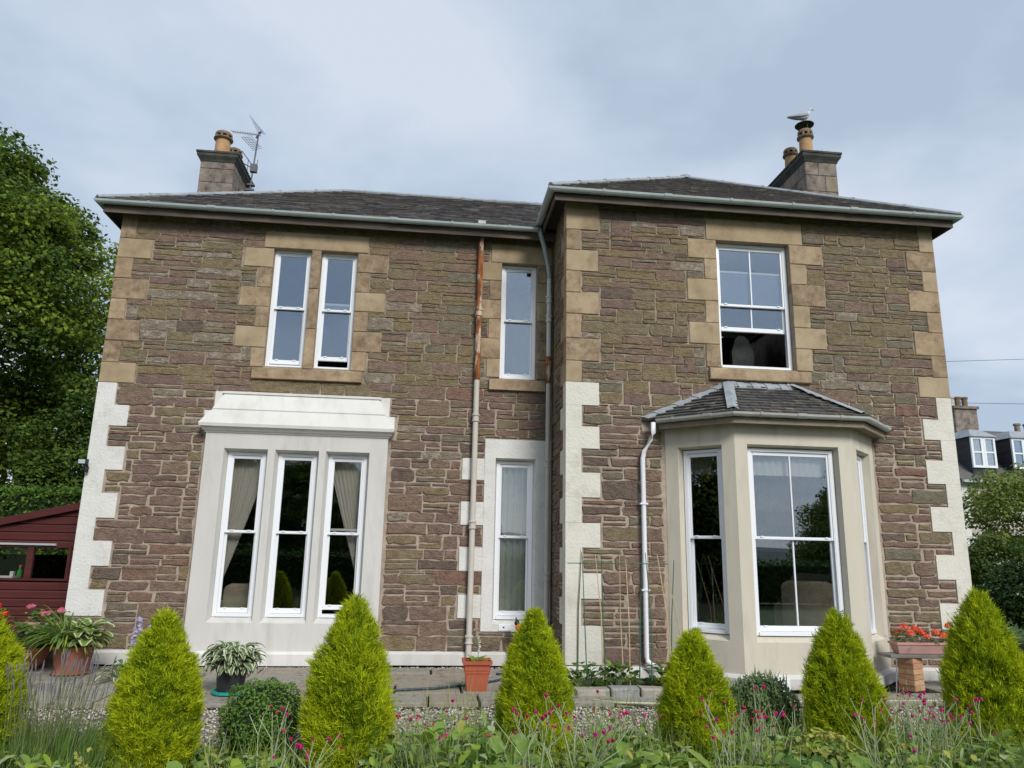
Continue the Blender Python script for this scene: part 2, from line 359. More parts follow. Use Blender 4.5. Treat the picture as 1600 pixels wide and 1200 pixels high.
# ------------------------------------------------------------------ dimensions (metres)
DA, DB = 11.4, 10.17                  # fronts of the set-back wing and of the projecting wing
XL, XC, XR = -4.95, 1.885, 7.755      # left corner, inner corner, right corner
YBACK = 17.6

house = empty('stone_house', (1.4, 12, 0), 'two-storey brown stone villa with white painted quoins and a projecting bay', 'house')

# mortar walls with openings
holesA = [(-2.62, -2.03, 4.33, 6.29), (-1.88, -1.30, 4.33, 6.27), (1.03, 1.62, 4.30, 6.25), (-3.0, -.95, .6, 3.0), (1.0, 1.63, .57, 3.03)]
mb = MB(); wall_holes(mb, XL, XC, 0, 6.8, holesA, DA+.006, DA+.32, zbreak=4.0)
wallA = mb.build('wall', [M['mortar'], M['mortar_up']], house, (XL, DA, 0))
for p in wallA.data.polygons:
    pass
holesB = [(4.19, 5.36, 4.33, 6.33), (3.45, 6.3, .45, 3.3)]
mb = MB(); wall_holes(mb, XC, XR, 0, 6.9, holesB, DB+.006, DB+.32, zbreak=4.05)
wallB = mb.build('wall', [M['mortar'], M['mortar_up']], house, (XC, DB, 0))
mb = MB()
mb.add([(XC+.012, DB+.012, 0), (XC+.012, DA+.3, 0), (XC+.012, DA+.3, 6.9), (XC+.012, DB+.012, 6.9)], [(0, 3, 2, 1)])
wallC = mb.build('wall', [M['mortar']], house, (XC, DB, 0))
mb = MB()
mb.add([(XL, DA+.012, 0), (XL, YBACK, 0), (XL, YBACK, 6.8), (XL, DA+.012, 6.8), (XR, DB+.012, 0), (XR, YBACK, 0), (XR, YBACK, 6.9), (XR, DB+.012, 6.9)],
       [(0, 3, 2, 1), (4, 5, 6, 7), (1, 2, 6, 5)])
mb.build('wall', [M['mortar']], house, (XL, YBACK, 0))
# rooms
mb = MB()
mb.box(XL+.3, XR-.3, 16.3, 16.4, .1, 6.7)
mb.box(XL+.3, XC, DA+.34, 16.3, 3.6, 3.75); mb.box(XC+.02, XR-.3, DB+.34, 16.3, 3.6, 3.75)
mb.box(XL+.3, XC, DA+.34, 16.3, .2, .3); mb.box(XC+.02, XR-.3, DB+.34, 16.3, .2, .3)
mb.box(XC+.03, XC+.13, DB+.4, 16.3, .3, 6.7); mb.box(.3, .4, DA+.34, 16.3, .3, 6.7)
mb.build('room', [M['interior_shade']], house)

# ---- dressed stones
QZ = [.30, .63, .98, 1.31, 1.65, 1.98, 2.33, 2.67, 3.01, 3.32, 3.63, 3.965, 4.28, 4.62, 4.955, 5.285, 5.62, 5.955, 6.28, 6.74]
exA, exB, exC = [(-2.62, -1.30, 4.3, 6.29), (1.03, 1.62, 4.28, 6.26)], [(4.19, 5.36, 4.3, 6.34)], []          # areas taken by dressed stones, kept clear of rubble
def block(name, x0, x1, z0, z1, yw, m, depth=.25, proud=.012, b=.008, j=.003, ex=None):
    mb = MB(); mb.rbox(x0, x1, yw-proud, yw+depth, z0, z1, b, j)
    o = mb.build(name, [m], house, center=True)
    if ex is not None: ex.append((x0, x1, z0, z1))
    return o
M['sand3'] = mat('sandstone_stained', [(.21, .155, .10), (.32, .235, .15), (.43, .335, .22)], .9, 4, .6, 40, .015, .2, spot=(.17, .115, .075), spot_scale=7, spot_pos=(.46, .68), nrough=.75)
def sandm(): return random.choice([M['sand'], M['sand'], M['sand2'], M['sand3'], M['sand3']])
for i in range(len(QZ)-1):                                   # outer corner of the left wing
    z0, z1 = QZ[i], QZ[i+1]
    if z0 < .6: continue
    long = (i % 2 == 1)
    x1 = -4.475 if long else -4.735
    if z0 < 3.9: x1 += .03*(i % 4 == 2)
    g = .003 if z0 > 3.95 else -.001
    block('quoin', XL-.02, x1+random.uniform(-.012, .012), z0+g, z1-g, DA, M['white_rough'] if z0 < 3.95 else sandm(), .5 if not long else .25, .014, .008 if z0 > 3.95 else .003, .003 if z0 > 3.95 else .001, exA)
for i in range(len(QZ)-1):                                   # corners of the right wing
    z0, z1 = QZ[i]+(.04 if i < 14 else .075), QZ[i+1]+(.04 if i+1 < 14 else .075)
    if i == 0: z0 = .18
    long = (i % 2 == 0) if i else True
    x1 = 2.36 if long else 2.095
    m = M['cream_rough'] if z1 < 4.1 else sandm()
    x1 += random.uniform(-.012, .012)
    dep = .20 if long else .42
    mb = MB(); mb.rbox(XC-.014, x1, DB-.014, DB+dep, z0+(.003 if z1 > 4.1 else 0), z1-(.003 if z1 > 4.1 else 0), .007 if z1 > 4.1 else .003, .002 if z1 > 4.1 else .001)
    mb.build('quoin', [m], house, center=True); exB.append((XC-.02, x1, z0, z1)); exC.append((DB-.05, DB+dep, z0, z1))
    longr = (i % 2 == 1)
    x0 = 7.275 if longr else 7.54
    if z0 < .6: continue
    if z0 < 2.6 and longr: x0 -= .02
    mb = MB(); mb.rbox(x0+random.uniform(-.015, .015), XR+.014, DB-.014, DB+(.25 if longr else .45), z0+(.003 if z1 > 4.1 else 0), z1-(.003 if z1 > 4.1 else 0), .007 if z1 > 4.1 else .003, .002 if z1 > 4.1 else .001)
    mb.build('quoin', [m], house, center=True); exB.append((x0, XR+.02, z0, z1))

def surround(xl, xr, zb, zt, lint, tails_l, tails_r, yw, ex, zsteps, sill, mull=None):
    """lintel, jamb stones with alternating tails and a sill round one opening"""
    o = block('lintel', lint[0], lint[1], zt, lint[2], yw, M['sand2'], .14, .014, .008, .004, ex)
    for i in range(len(zsteps)-1):
        z0, z1 = zsteps[i]+.003, zsteps[i+1]-.003
        if tails_l:
            block('jamb_stone', tails_l[i % 2]+random.uniform(-.015, .015), xl, z0, z1, yw, sandm(), .14, .013, .007, .003, ex)
        if tails_r:
            block('jamb_stone', xr, tails_r[i % 2]+random.uniform(-.015, .015), z0, z1, yw, sandm(), .14, .013, .007, .003, ex)
    if sill: block('window_sill', sill[0], sill[1], zb-.19, zb-.02, yw, M['sand'], .2, .06, .008, .003, ex)
zs6 = [4.31, 4.62, 4.95, 5.28, 5.60, 5.935, 6.25]
surround(-2.62, -1.30, 4.31, 6.27, (-2.775, -1.14, 6.55), (-2.82, -3.07), (-1.09, -.835), DA, exA, zs6, (-2.77, -1.115))
for i in range(3):
    zq = [4.31, 4.96, 5.62, 6.27]; block('mullion', -2.03, -1.88, zq[i]+.002, zq[i+1]-.002, DA, sandm(), .14, .013, .007, .002, exA)
surround(1.03, 1.62, 4.29, 6.25, (.855, 1.86, 6.56), (.825, .61), (1.86, 1.86), DA, exA, zs6, (.865, 1.76))
zsB = [4.32, 4.67, 5.0, 5.345, 5.69, 6.02, 6.33]
surround(4.19, 5.36, 4.32, 6.33, (4.035, 5.58, 6.68), (3.98, 3.73), (5.615, 5.875), DB, exB, zsB, (4.005, 5.555))
# painted surround of the narrow ground floor window
mb = MB()
wall_holes(mb, .835, 1.87, .47, 3.32, [(1.0, 1.63, .57, 3.03)], DA-.016, DA+.12, 0, .03, .06)
mb.build('window_surround', [M['white_rough']], house); exA.append((.83, 1.9, .46, 3.325))
for z0, z1 in ((.65, .98), (1.325, 1.67), (2.0, 2.35), (2.68, 3.01)):
    block('jamb_stone', .48+random.uniform(0, .02), .833, z0, z1, DA, M['white_rough'], .1, .015, .006, .003, exA)
# plinth
mb = MB(); mb.path([(0, .0), (.05, .0), (.05, .15), (.0, .185)], [(XL, DA+1.0), (XL, DA), (XC-.02, DA)]); mb.build('plinth', [M['greywhite']], house)
mb = MB(); mb.path([(0, .0), (.045, .0), (.045, .13), (.0, .165)], [(XC, DA), (XC, DB), (3.3, DB)]); mb.build('plinth', [M['greywhite']], house)
mb = MB(); mb.path([(0, .0), (.045, .0), (.045, .13), (.0, .165)], [(6.45, DB), (XR, DB), (XR, DB+1)]); mb.build('plinth', [M['greywhite']], house)
exA.append((XL, XC, 0, .19)); exB.append((XC, XR, 0, .17)); exC.append((DB, DA, 0, .17))

# ---- painted triple window front
FX0, FX1 = -3.315, -.65
mb = MB()
tri_holes = [(-3.035, -2.405, .565, 3.03), (-2.30, -1.66, .565, 3.03), (-1.56, -.915, .565, 3.03)]
wall_holes(mb, FX0, FX1, .1, 3.3, tri_holes, DA-.11, DA+.03, 0, .04, .075)
mb.build('window_front', [M['greywhite']], house)
mb = MB(); mb.path([(0, 0), (.05, 0), (.05, .15), (0, .185)], [(FX0, DA), (FX0, DA-.11), (FX1, DA-.11), (FX1, DA)]); mb.build('plinth', [M['palewhite']], house)
mb = MB()
def rect(x0, x1, y, z): return [(x0, DA+.05, z), (x0, y, z), (x1, y, z), (x1, DA+.05, z)]
mb.loft([rect(-3.33, -.635, DA-.125, 3.26), rect(-3.345, -.62, DA-.14, 3.285), rect(-3.36, -.605, DA-.16, 3.29), rect(-3.385, -.58, DA-.20, 3.335), rect(-3.40, -.565, DA-.225, 3.34), rect(-3.41, -.555, DA-.235, 3.385),
         rect(-3.25, -.71, DA-.15, 3.60)])
mb.build('cornice', [M['palewhite']], house)
mb = MB()
mb.loft([rect(-3.25, -.71, DA-.152, 3.601), rect(-3.25, -.71, DA-.158, 3.615), rect(-3.12, -.82, DA-.055, 3.86), rect(-3.15, -.79, DA-.075, 3.862), rect(-3.15, -.79, DA-.075, 3.895), rect(-3.14, -.80, DA-.06, 3.90)])
mb.box(-3.39, -.572, DA-.05, DA+.05, 3.385, 3.60); mb.box(-3.26, -.66, DA-.045, DA+.05, 3.604, 3.893)
mb.build('cornice_hood', [M['palewhite']], house)
exA.append((FX0-.03, FX1+.03, .1, 3.3)); exA.append((-3.40, -.56, 3.25, 3.61)); exA.append((-3.27, -.65, 3.6, 3.91))

# ---- rubble stones: greedy packing into what the dressed stones leave free
CW, CH = .04, .03
def pack(u0, u1, z0, z1, ex, seed):
    """lay snecked courses: tops keep to common bed lines, some stones split a course or run through two"""
    R = random.Random(seed)
    nu, nz_ = int((u1-u0)/CW), int((z1-z0)/CH)
    occ = np.zeros((nz_, nu), bool); res = []
    uu = u0+(np.arange(nu)+.5)*CW; zz = z0+(np.arange(nz_)+.5)*CH
    for (a, b, c, d) in ex:
        occ[np.ix_((zz > c-.006) & (zz < d+.006), (uu > a-.010) & (uu < b+.010))] = True
    beds = [0]
    while beds[-1] < nz_: beds.append(beds[-1]+R.choice([4, 5, 5, 5, 6, 6, 6, 7]))
    for j in range(nz_):
        i = 0
        nxt = [q for q in beds if q > j]
        while i < nu:
            if occ[j, i]: i += 1; continue
            k = i
            while k < nu and not occ[j, k]: k += 1
            run = k-i
            gap = nxt[0]-j if nxt else 4
            r_ = R.random()
            if gap >= 5 and r_ < .46: h = R.choice([2, 3, 3, gap-2, gap-2])
            elif len(nxt) > 1 and r_ > .965 and nxt[1]-j <= 9: h = nxt[1]-j
            else: h = gap
            wd = R.randint(7, 15) if h >= 3 else R.randint(6, 14)
            wd = max(wd, int(h*1.25)+2) if R.random() < .92 else R.randint(4, 6)
            if run-wd < 4: wd = run if run <= 17 else run//2
            wd = min(wd, run)
            free = 0
            while j+free < nz_ and not occ[j+free, i:i+wd].any(): free += 1
            if 0 < free-h < 2: h = free if free <= 9 else h
            h = max(1, min(h, free))
            occ[j:j+h, i:i+wd] = True
            res.append((u0+i*CW, u0+(i+wd)*CW, z0+j*CH, z0+(j+h)*CH))
            i += wd
    return res
def stone_geo(u0, u1, z0, z1, R):
    low = 1 if (z0+z1)/2 < 3.9 else 0
    g = (.0135 if low else .008)*R.uniform(.5, 1.5)
    if z0 < 3.2 and u0 > 1.9: g *= 1.3
    jit = (.017 if low else .010)
    a, b, c, d = u0+g, u1-g, z0+g*.8, z1-g*.8
    w_, h_ = b-a, d-c
    ch = min(w_, h_)*R.choice([.03, .05, .08, .13, .2])
    if h_ > w_*.6: ch = min(w_, h_)*R.uniform(.02, .07)
    jj = min(jit, h_*.16)
    r = lambda s=1: R.uniform(-jj, jj)*s
    P = [(a+ch, c), (a+w_*.5, c), (b-ch, c), (b, c+ch), (b, d-ch), (b-ch, d), (a+w_*R.uniform(.35, .65), d), (a+ch, d), (a, d-ch), (a, c+ch)]
    if w_ > .26:
        P.insert(1, (a+w_*.28, c)); P.insert(3, (a+w_*.74, c))
        P.insert(8, (a+w_*.76, d)); P.insert(10, (a+w_*.25, d))
    P = [(x+r(), z+r(.8)) for x, z in P]
    cx, cz = (a+b)/2, (c+d)/2
    dp = R.uniform(.004, .016) if low else R.uniform(.003, .012)
    n = len(P); V = []
    ins = min(.008, h_*.10)
    for (x, z) in P: V.append((x, .03, z))
    for (x, z) in P: V.append((x, -dp*.45, z))
    tilt = R.uniform(-.012, .012)
    for (x, z) in P:
        k = 1-ins/max(.02, math.hypot(x-cx, z-cz))
        k = max(.6, k)
        V.append((cx+(x-cx)*(1-2*ins/max(w_, .05)), -dp+R.uniform(-.004, .004)+tilt*(x-cx), cz+(z-cz)*(1-2*ins/max(h_, .04))))
    V.append((cx+r(), -dp-R.uniform(-.004, .005), cz))
    F = []
    for q in (0, n):
        for i in range(n):
            k = (i+1) % n; F.append((q+i, q+k, q+n+k, q+n+i))
    for i in range(n): F.append((2*n+i, 2*n+(i+1) % n, 3*n))
    return V, F
def stone_mat(u, z, R):
    if z > 4.1:
        wts = [24, 11, 2, 23, 30, 7, 4, 7]
        if u < -3 or (-2 < u < 1): wts[7] += 6
    elif z > 3.2: wts = [28, 18, 4, 12, 20, 8, 6, 4]
    elif z > .8: wts = [40, 26, 5, 4, 9, 4, 12, 2]
    else: wts = [22, 18, 4, 3, 8, 10, 26, 1]
    if u > 4.5 and z > 3.9: wts[5] += 12
    if u > 1.8 and z < 3.5: wts[5] += 5; wts[0] += 6
    return R.choices(range(8), wts)[0]
stones = []
R_ = random.Random(3)
for (wall, u0, u1, z1, ex, T, seed) in (
        (wallA, XL+.02, XC-.02, 6.74, exA, lambda u, d, z: (u, DA+d, z), 11),
        (wallB, XC+.02, XR-.02, 6.84, exB+[(3.28, 6.46, 0, 3.42), (3.0, 6.5, 3.36, 3.50), (3.3, 6.1, 3.5, 3.68), (3.75, 5.75, 3.66, 3.9), (4.15, 5.36, 3.9, 4.10)], lambda u, d, z: (u, DB+d, z), 12),
        (wallC, DB+.02, DA-.02, 6.84, exC, lambda u, d, z: (XC+d, DB+(DA-u), z) if False else (XC+d, u, z), 13)):
    for s in pack(u0, u1, .19, z1, ex, seed):
        V, F = stone_geo(*s, R_)
        if wall is wallC: F = [f[::-1] for f in F]
        V = [Vector(T(*v)) for v in V]
        stones.append(((s[1]-s[0])*(s[3]-s[2])*(1 if wall is not wallC else .2), wall, V, F, stone_mat(s[0] if wall is not wallC else 1.8, (s[2]+s[3])/2, R_)))
stones.sort(key=lambda q: -q[0])
rest = MB()
for i, (a, wall, V, F, mi) in enumerate(stones):
    if i < 300:
        mb = MB(); mb.add(V, F); mb.build('stone', [ST[mi]], wall, center=True)
    else: rest.add(V, F, mi)
tag(rest.build('rubble_stone', ST, house), kind='stuff')

# ---- windows
def sash_window(x, y, z, w_, h_, zr, rotz=0, cols=1, raise_=0, glass=None, vent=True):
    """white sliding sash window: local x along the wall, y inwards, z up from the bottom of the opening"""
    glass = glass or M['glass']
    a, b = -w_/2, w_/2; ft = .042; zr = zr-z
    mb = MB()
    mb.box(a, a+ft, 0, .10, 0, h_); mb.box(b-ft, b, 0, .10, 0, h_); mb.box(a+ft, b-ft, 0, .10, h_-ft, h_); mb.box(a+ft, b-ft, -.02, .10, 0, .045)
    mb.box(a+ft, a+ft+.014, .004, .018, .045, h_-ft); mb.box(b-ft-.014, b-ft, .004, .018, .045, h_-ft)
    win = mb.build('window', [M['upvc']], house, (x, y, z), rotz=rotz) if False else None
    me = mesh('window', mb.V, mb.F, [M['upvc']], mb.I)
    win = new_obj('window', me, house, (x, y, z), rotz=rotz)
    def sash(z0, z1, y0, sb, stp):
        m = MB(); A, B = a+ft+.002, b-ft-.002; st = .042; D = .036
        m.rbox(A, A+st, y0, y0+D, z0, z1, .006); m.rbox(B-st, B, y0, y0+D, z0, z1, .006)
        m.rbox(A+st, B-st, y0+.001, y0+D, z0, z0+sb, .006); m.rbox(A+st, B-st, y0+.001, y0+D, z1-stp, z1, .006)
        # two little catches on the bottom rail
        for q in (A+st+.05, B-st-.09): m.box(q, q+.04, y0-.012, y0+.002, z0+sb-.012, z0+sb+.006)
        so_ = m.build('sash', [M['upvc']], win, (0, 0, 0), rel=True)
        p = MB(); p.box(A+st-.004, B-st+.004, y0+.016, y0+.020, z0+sb-.004, z1-stp+.004)
        p.build('pane', [glass], win, (0, 0, 0), rel=True)
        if cols == 2:
            g = MB(); g.rbox(-.011, .011, y0+.004, y0+.03, z0+sb, z1-stp, .004); g.build('glazing_bar', [M['upvc']], win, (0, 0, 0), rel=True)
    sash(zr-.02, h_-ft-.002, .018, .04, .05)
    sash(.047+raise_, zr+.02+raise_, .058, .068, .036)
    if vent:
        v = MB(); v.box(-.14, .14, -.008, 0, h_-.034, h_-.014); v.build('trickle_vent', [M['upvc']], win, (0, 0, 0), rel=True)
    return win
for (xa, xb, rs) in ((-2.62, -2.03, .03), (-1.88, -1.30, .115)):
    sash_window((xa+xb)/2, DA+.10, 4.33, xb-xa-.01, 1.95, 5.31, raise_=rs, vent=False)
sash_window(1.325, DA+.10, 4.30, .58, 1.945, 5.30, vent=False)
sash_window(1.315, DA+.10, .635, .57, 2.36, 1.84, glass=M['glass_low'])
for k, (a, b, c, d) in enumerate(tri_holes):
    sash_window((a+b)/2, DA+.015, .64, b-a-.075, 2.35, 1.83, raise_=(.055 if k == 2 else 0), glass=M['glass_low'])
sash_window(4.775, DB+.10, 4.34, 1.15, 1.985, 5.34, cols=2, raise_=.55)

# ---- bay
B0, B1, B2, B3 = (3.31, 10.17), (4.04, 9.47), (5.71, 9.47), (6.44, 10.17)
bayp = [B0, B1, B2, B3]
ang = math.atan2(.70, .73); CL = math.hypot(.73, .70)
def Tl(u, d, z):      # left cant: u from wall to front corner
    c, s_ = math.cos(-ang), math.sin(-ang); return (B0[0]+u*c-d*s_, B0[1]+u*s_+d*c, z)
def Tr(u, d, z):
    c, s_ = math.cos(ang), math.sin(ang); return (B2[0]+u*c-d*s_, B2[1]+u*s_+d*c, z)
ZB0, ZB1, BT = .555, 3.09, 3.43
mb = MB(); wall_holes(mb, B1[0], B2[0], .1, BT, [(4.215, 5.505, ZB0, ZB1)], B1[1], B1[1]+.13, 0, .03, .07)
mb.T = Tl; wall_holes(mb, 0, CL, .1, BT, [(.19, .83, ZB0, ZB1)], 0, .13, 0, .03, .07)
mb.T = Tr; wall_holes(mb, 0, CL, .1, BT, [(.18, .82, ZB0, ZB1)], 0, .13, 0, .03, .07)
mb.build('bay_wall', [M['cream']], house)
mb = MB(); mb.path([(0, 0), (.06, 0), (.06, .125), (.0, .17)], bayp); mb.build('bay_plinth', [M['greywhite']], house)
sash_window(4.86, B1[1]+.10, ZB0+.075, 1.215, ZB1-ZB0-.115, 1.86, cols=2, glass=M['glass_mid'])
p = Tl(.51, .10, 0); sash_window(p[0], p[1], ZB0+.075, .565, ZB1-ZB0-.115, 1.86, -ang, glass=M['glass_low'])
p = Tr(.50, .10, 0); sash_window(p[0], p[1], ZB0+.075, .565, ZB1-ZB0-.115, 1.86, ang, glass=M['glass_low'])
# eaves of the bay
mb = MB(); mb.path([(0, 3.42), (0, 3.36), (.19, 3.34), (.19, 3.42)], bayp); mb.build('soffit', [M['chim_tan']], house)
def half_round(c, z, r, n=7): return [(c+r*math.cos(math.pi+math.pi*i/(n-1)), z+r*math.sin(math.pi+math.pi*i/(n-1))*1.0) for i in range(n)]
def gutter(pts, c, z, r, m, z_end=None):
    mb = MB(); mb.path(half_round(c, z, r), pts); return mb.build('gutter', [m], house)
gutter(bayp, .235, 3.475, .055, M['pale_gutter'])
def brackets(pts, c, z, r, m, step):
    """union clips standing proud of a gutter, one object"""
    for (p0, p1) in zip(pts[:-1], pts[1:]):
        p0, p1 = Vector(p0), Vector(p1); d = (p1-p0); Ln = d.length; d.normalize()
        k = max(1, int(Ln/step))
        for i in range(k):
            q = p0+d*(Ln*(i+.5)/k); hw = .06 if i % 3 == 1 else .018
            mb = MB(); mb.path(half_round(c, z+.006, r+.010), [q-d*hw, q+d*hw]); mb.build('gutter_clip', [m], house, center=True)
brackets(bayp, .235, 3.475, .055, M['pale_gutter'], .5)

# ---- main roof
EA, EB = 6.765, 6.865
eA = (-5.27, 11.08); eB = (1.565, 9.85); eBr = 8.075
RAZ, RAY, RBZ, RBY = 8.84, 14.42, 8.98, 13.105
mb = MB()
V = [(-5.27, 11.08, EA), (4.8, 11.08, EA), (4.8, RAY, RAZ), (-1.93, RAY, RAZ), (-5.27, 17.76, EA), (4.8, 17.76, EA)]
mb.add(V, [(0, 1, 2, 3), (0, 3, 4), (3, 2, 5, 4)])
mb.add([(1.565, 9.85, EB), (8.075, 9.85, EB), (4.82, RBY, RBZ), (4.82, 18, RBZ), (1.565, 18, EB), (8.075, 18, EB)], [(0, 1, 2), (0, 2, 3, 4), (1, 5, 3, 2)])
roof = mb.build('roof', [M['roof']], house)
def slates(bl, br, tl, tr, rows, wd, mats, wts, R, thick=.011):
    bl, br, tl, tr = map(Vector, (bl, br, tl, tr)); mb = MB()
    nrm = (br-bl).cross(tl-bl).normalized()
    if nrm.z < 0: nrm = -nrm
    for r in range(rows):
        f0, f1 = r/rows, min(1, (r+1.25)/rows)
        a0, b0, a1, b1 = bl.lerp(tl, f0), br.lerp(tr, f0), bl.lerp(tl, f1), br.lerp(tr, f1)
        Lr = (b0-a0).length
        if Lr < .06: continue
        u = (b0-a0)/Lr
        x = -R.uniform(0, wd)
        while x < Lr:
            w_ = wd*R.uniform(.75, 1.25); x0, x1 = max(0, x), min(Lr, x+w_-.006); x += w_
            if x1-x0 < .03: continue
            la, lb = (a1-a0).dot(u), (b1-a0).dot(u)
            t0, t1 = min(max(x0, la), lb), max(min(x1, lb), la)
            if t1-t0 < .01: t0 = t1 = (t0+t1)/2
            up = (a1-a0)-u*la
            dr = R.uniform(-.012, .012); lift = thick*R.uniform(.7, 1.8)
            p = [a0+u*x0+up*dr, a0+u*x1+up*(dr+R.uniform(-.01, .01)), a0+u*t1+up, a0+u*t0+up]
            q = [p[0]+nrm*(lift+thick), p[1]+nrm*(lift+thick*R.uniform(.7, 1.3)), p[2]+nrm*.004, p[3]+nrm*.004]
            e0, e1 = p[0], p[1]
            mb.add([q[0], q[1], q[2], q[3], e0, e1], [(0, 1, 2, 3), (4, 5, 1, 0), (4, 0, 3), (5, 2, 1)], R.choices(range(len(mats)), wts)[0])
    return mb
RS = random.Random(5)
mb = slates((-5.27, 11.08, EA), (2.2, 11.08, EA), (-1.93, RAY, RAZ), (2.2, RAY, RAZ), 21, .27, SL, [5, 4, 3, 2], RS)
tag(mb.build('roof_slate', SL, house), kind='stuff')
mb = slates((1.565, 9.85, EB), (8.075, 9.85, EB), (4.82, RBY, RBZ), (4.82, RBY, RBZ), 20, .27, SL, [3, 4, 5, 3], RS)
tag(mb.build('roof_slate', SL, house), kind='stuff')
mb = MB(); mb.tube([(-5.25, 11.1, EA+.03), (-1.93, RAY, RAZ+.02)], .045); mb.tube([(-1.93, RAY, RAZ+.02), (3.3, RAY, RAZ+.02)], .045)
for i in range(1, 6):
    t = i/6; q = Vector((-5.25, 11.1, EA+.03)).lerp(Vector((-1.93, RAY, RAZ+.02)), t); d = Vector((3.32, 3.34, 2.07)).normalized(); mb.tube([q-d*.02, q+d*.02], .056)
for i in range(6): mb.tube([(-1.6+i*.9, RAY, RAZ+.02), (-1.56+i*.9, RAY, RAZ+.02)], .056)
mb.build('ridge_flashing', [M['lead']], house, smooth=False)
mb = MB(); ap = (4.82, RBY, RBZ+.02)
for c in ((1.58, 9.87, EB+.03), (8.06, 9.87, EB+.03)):
    mb.tube([c, ap], .045)
    for i in range(1, 6):
        q = Vector(c).lerp(Vector(ap), i/6); d = (Vector(ap)-Vector(c)).normalized(); mb.tube([q-d*.02, q+d*.02], .056)
mb.tube([ap, (4.82, 18, RBZ+.02)], .05)
mb.lathe([(.12, -.04), (.12, .02), (.06, .05), (0.01, .06)], ap, 10)
mb.build('ridge_flashing', [M['lead']], house)
# eaves: soffit, fascia, gutters
pA = [(XL, YBACK), (XL, DA), (XC+.05, DA)]; pB = [(XC, DA+.25), (XC, DB), (XR, DB), (XR, YBACK)]
mb = MB(); mb.path([(-.1, 6.75), (-.1, 6.69), (.2, 6.69), (.2, 6.75)], pA); mb.build('soffit', [M['soffit']], house)
mb = MB(); mb.path([(-.1, 6.85), (-.1, 6.79), (.2, 6.79), (.2, 6.85)], pB); mb.build('soffit', [M['soffit']], house)
mb = MB(); mb.path([(.2, 6.75), (.2, 6.60), (.225, 6.60), (.225, 6.75)], pA); mb.build('fascia', [M['fascia']], house)
mb = MB(); mb.path([(.2, 6.85), (.2, 6.705), (.225, 6.705), (.225, 6.85)], pB); mb.build('fascia', [M['fascia']], house)
pA2 = [(XL, YBACK), (XL, DA), (1.58, DA)]
gutter(pA2, .285, 6.765, .058, M['grey_pvc']); brackets([(XL, DA), (1.58, DA)], .285, 6.765, .058, M['grey_pvc'], .85)
gutter(pB, .285, 6.865, .058, M['grey_pvc']); brackets([(XC, DA), (XC, DB), (XR, DB)], .285, 6.865, .058, M['grey_pvc'], .9)
mb = MB(); mb.box(.60, .72, DA-.34, DA-.25, 6.77, 6.82); mb.build('gutter_outlet', [M['pale_gutter']], house)
# bay roof
bt0, bt1 = (4.28, DB+.01, 4.06), (5.25, DB+.01, 4.06)
g0, g1, g2, g3 = (2.95, DB+.01, 3.475), (3.935, 9.215, 3.475), (5.815, 9.215, 3.475), (6.80, DB+.01, 3.475)
mb = MB(); mb.add([g0, g1, g2, g3, bt0, bt1], [(0, 1, 4), (1, 2, 5, 4), (2, 3, 5)]); bayroof = mb.build('bay_roof', [M['roof']], house)
for (a, b, c, d, n) in ((g1, g2, bt0, bt1, 10), (g0, g1, bt0, bt0, 10), (g2, g3, bt1, bt1, 10)):
    mb = slates(a, b, c, d, n, .15, SL, [3, 5, 0.6, 4], RS, .014)
    # every slate of the bay roof is a piece of its own
    fi = 0; vi = 0
    while fi < len(mb.F):
        one = MB(); one.add([tuple(v) for v in mb.V[vi:vi+6]], [tuple(k-vi for k in f) for f in mb.F[fi:fi+4]])
        one.build('slate', [SL[mb.I[fi]]], bayroof, center=True); fi += 4; vi += 6
def strip(a, b, wa, wb, side, lift):
    a, b, side = Vector(a), Vector(b), Vector(side).normalized(); n = (b-a).cross(side).normalized()
    if n.z < 0: n = -n
    l = n*lift
    return [a-side*wa+l*.4, a+l, a+side*wa+l*.4, b+side*wb+l*.4, b+l, b-side*wb+l*.4]
mb = MB()
for (a, b, s_) in ((g1, bt0, (1, .1, 0)), (g2, bt1, (.75, .65, 0))):
    V = strip(Vector(a).lerp(Vector(b), .06), Vector(b)+Vector((0, -.01, .02)), .085, .085, s_, .05)
    mb.add(V, [(0, 1, 4, 5), (1, 2, 3, 4)])
for (a, b, ins) in ((g0, bt0, Vector(g1)-Vector(g0)), (g3, bt1, Vector(g2)-Vector(g3)), (bt0, bt1, Vector(g1)+Vector(g2)-Vector(bt0)-Vector(bt1))):
    a, b, ins = Vector(a), Vector(b), ins.normalized(); n = 9
    for i in range(n):
        p, q = a.lerp(b, i/n), a.lerp(b, (i+1.06)/n); up = Vector((0, 0, .045+.008*(i % 2))); wv = ins*(.125+.02*(i % 2))
        mb.add([p+up*1.3, q+up*1.3, q+wv*.5+up*1.15, p+wv*.5+up*1.15, q+wv+up*.75, p+wv+up*.75, p+wv+up*.2, q+wv+up*.2], [(0, 1, 2, 3), (3, 2, 4, 5), (5, 4, 7, 6)])
mb.build('hip_flashing', [M['lead']], house)

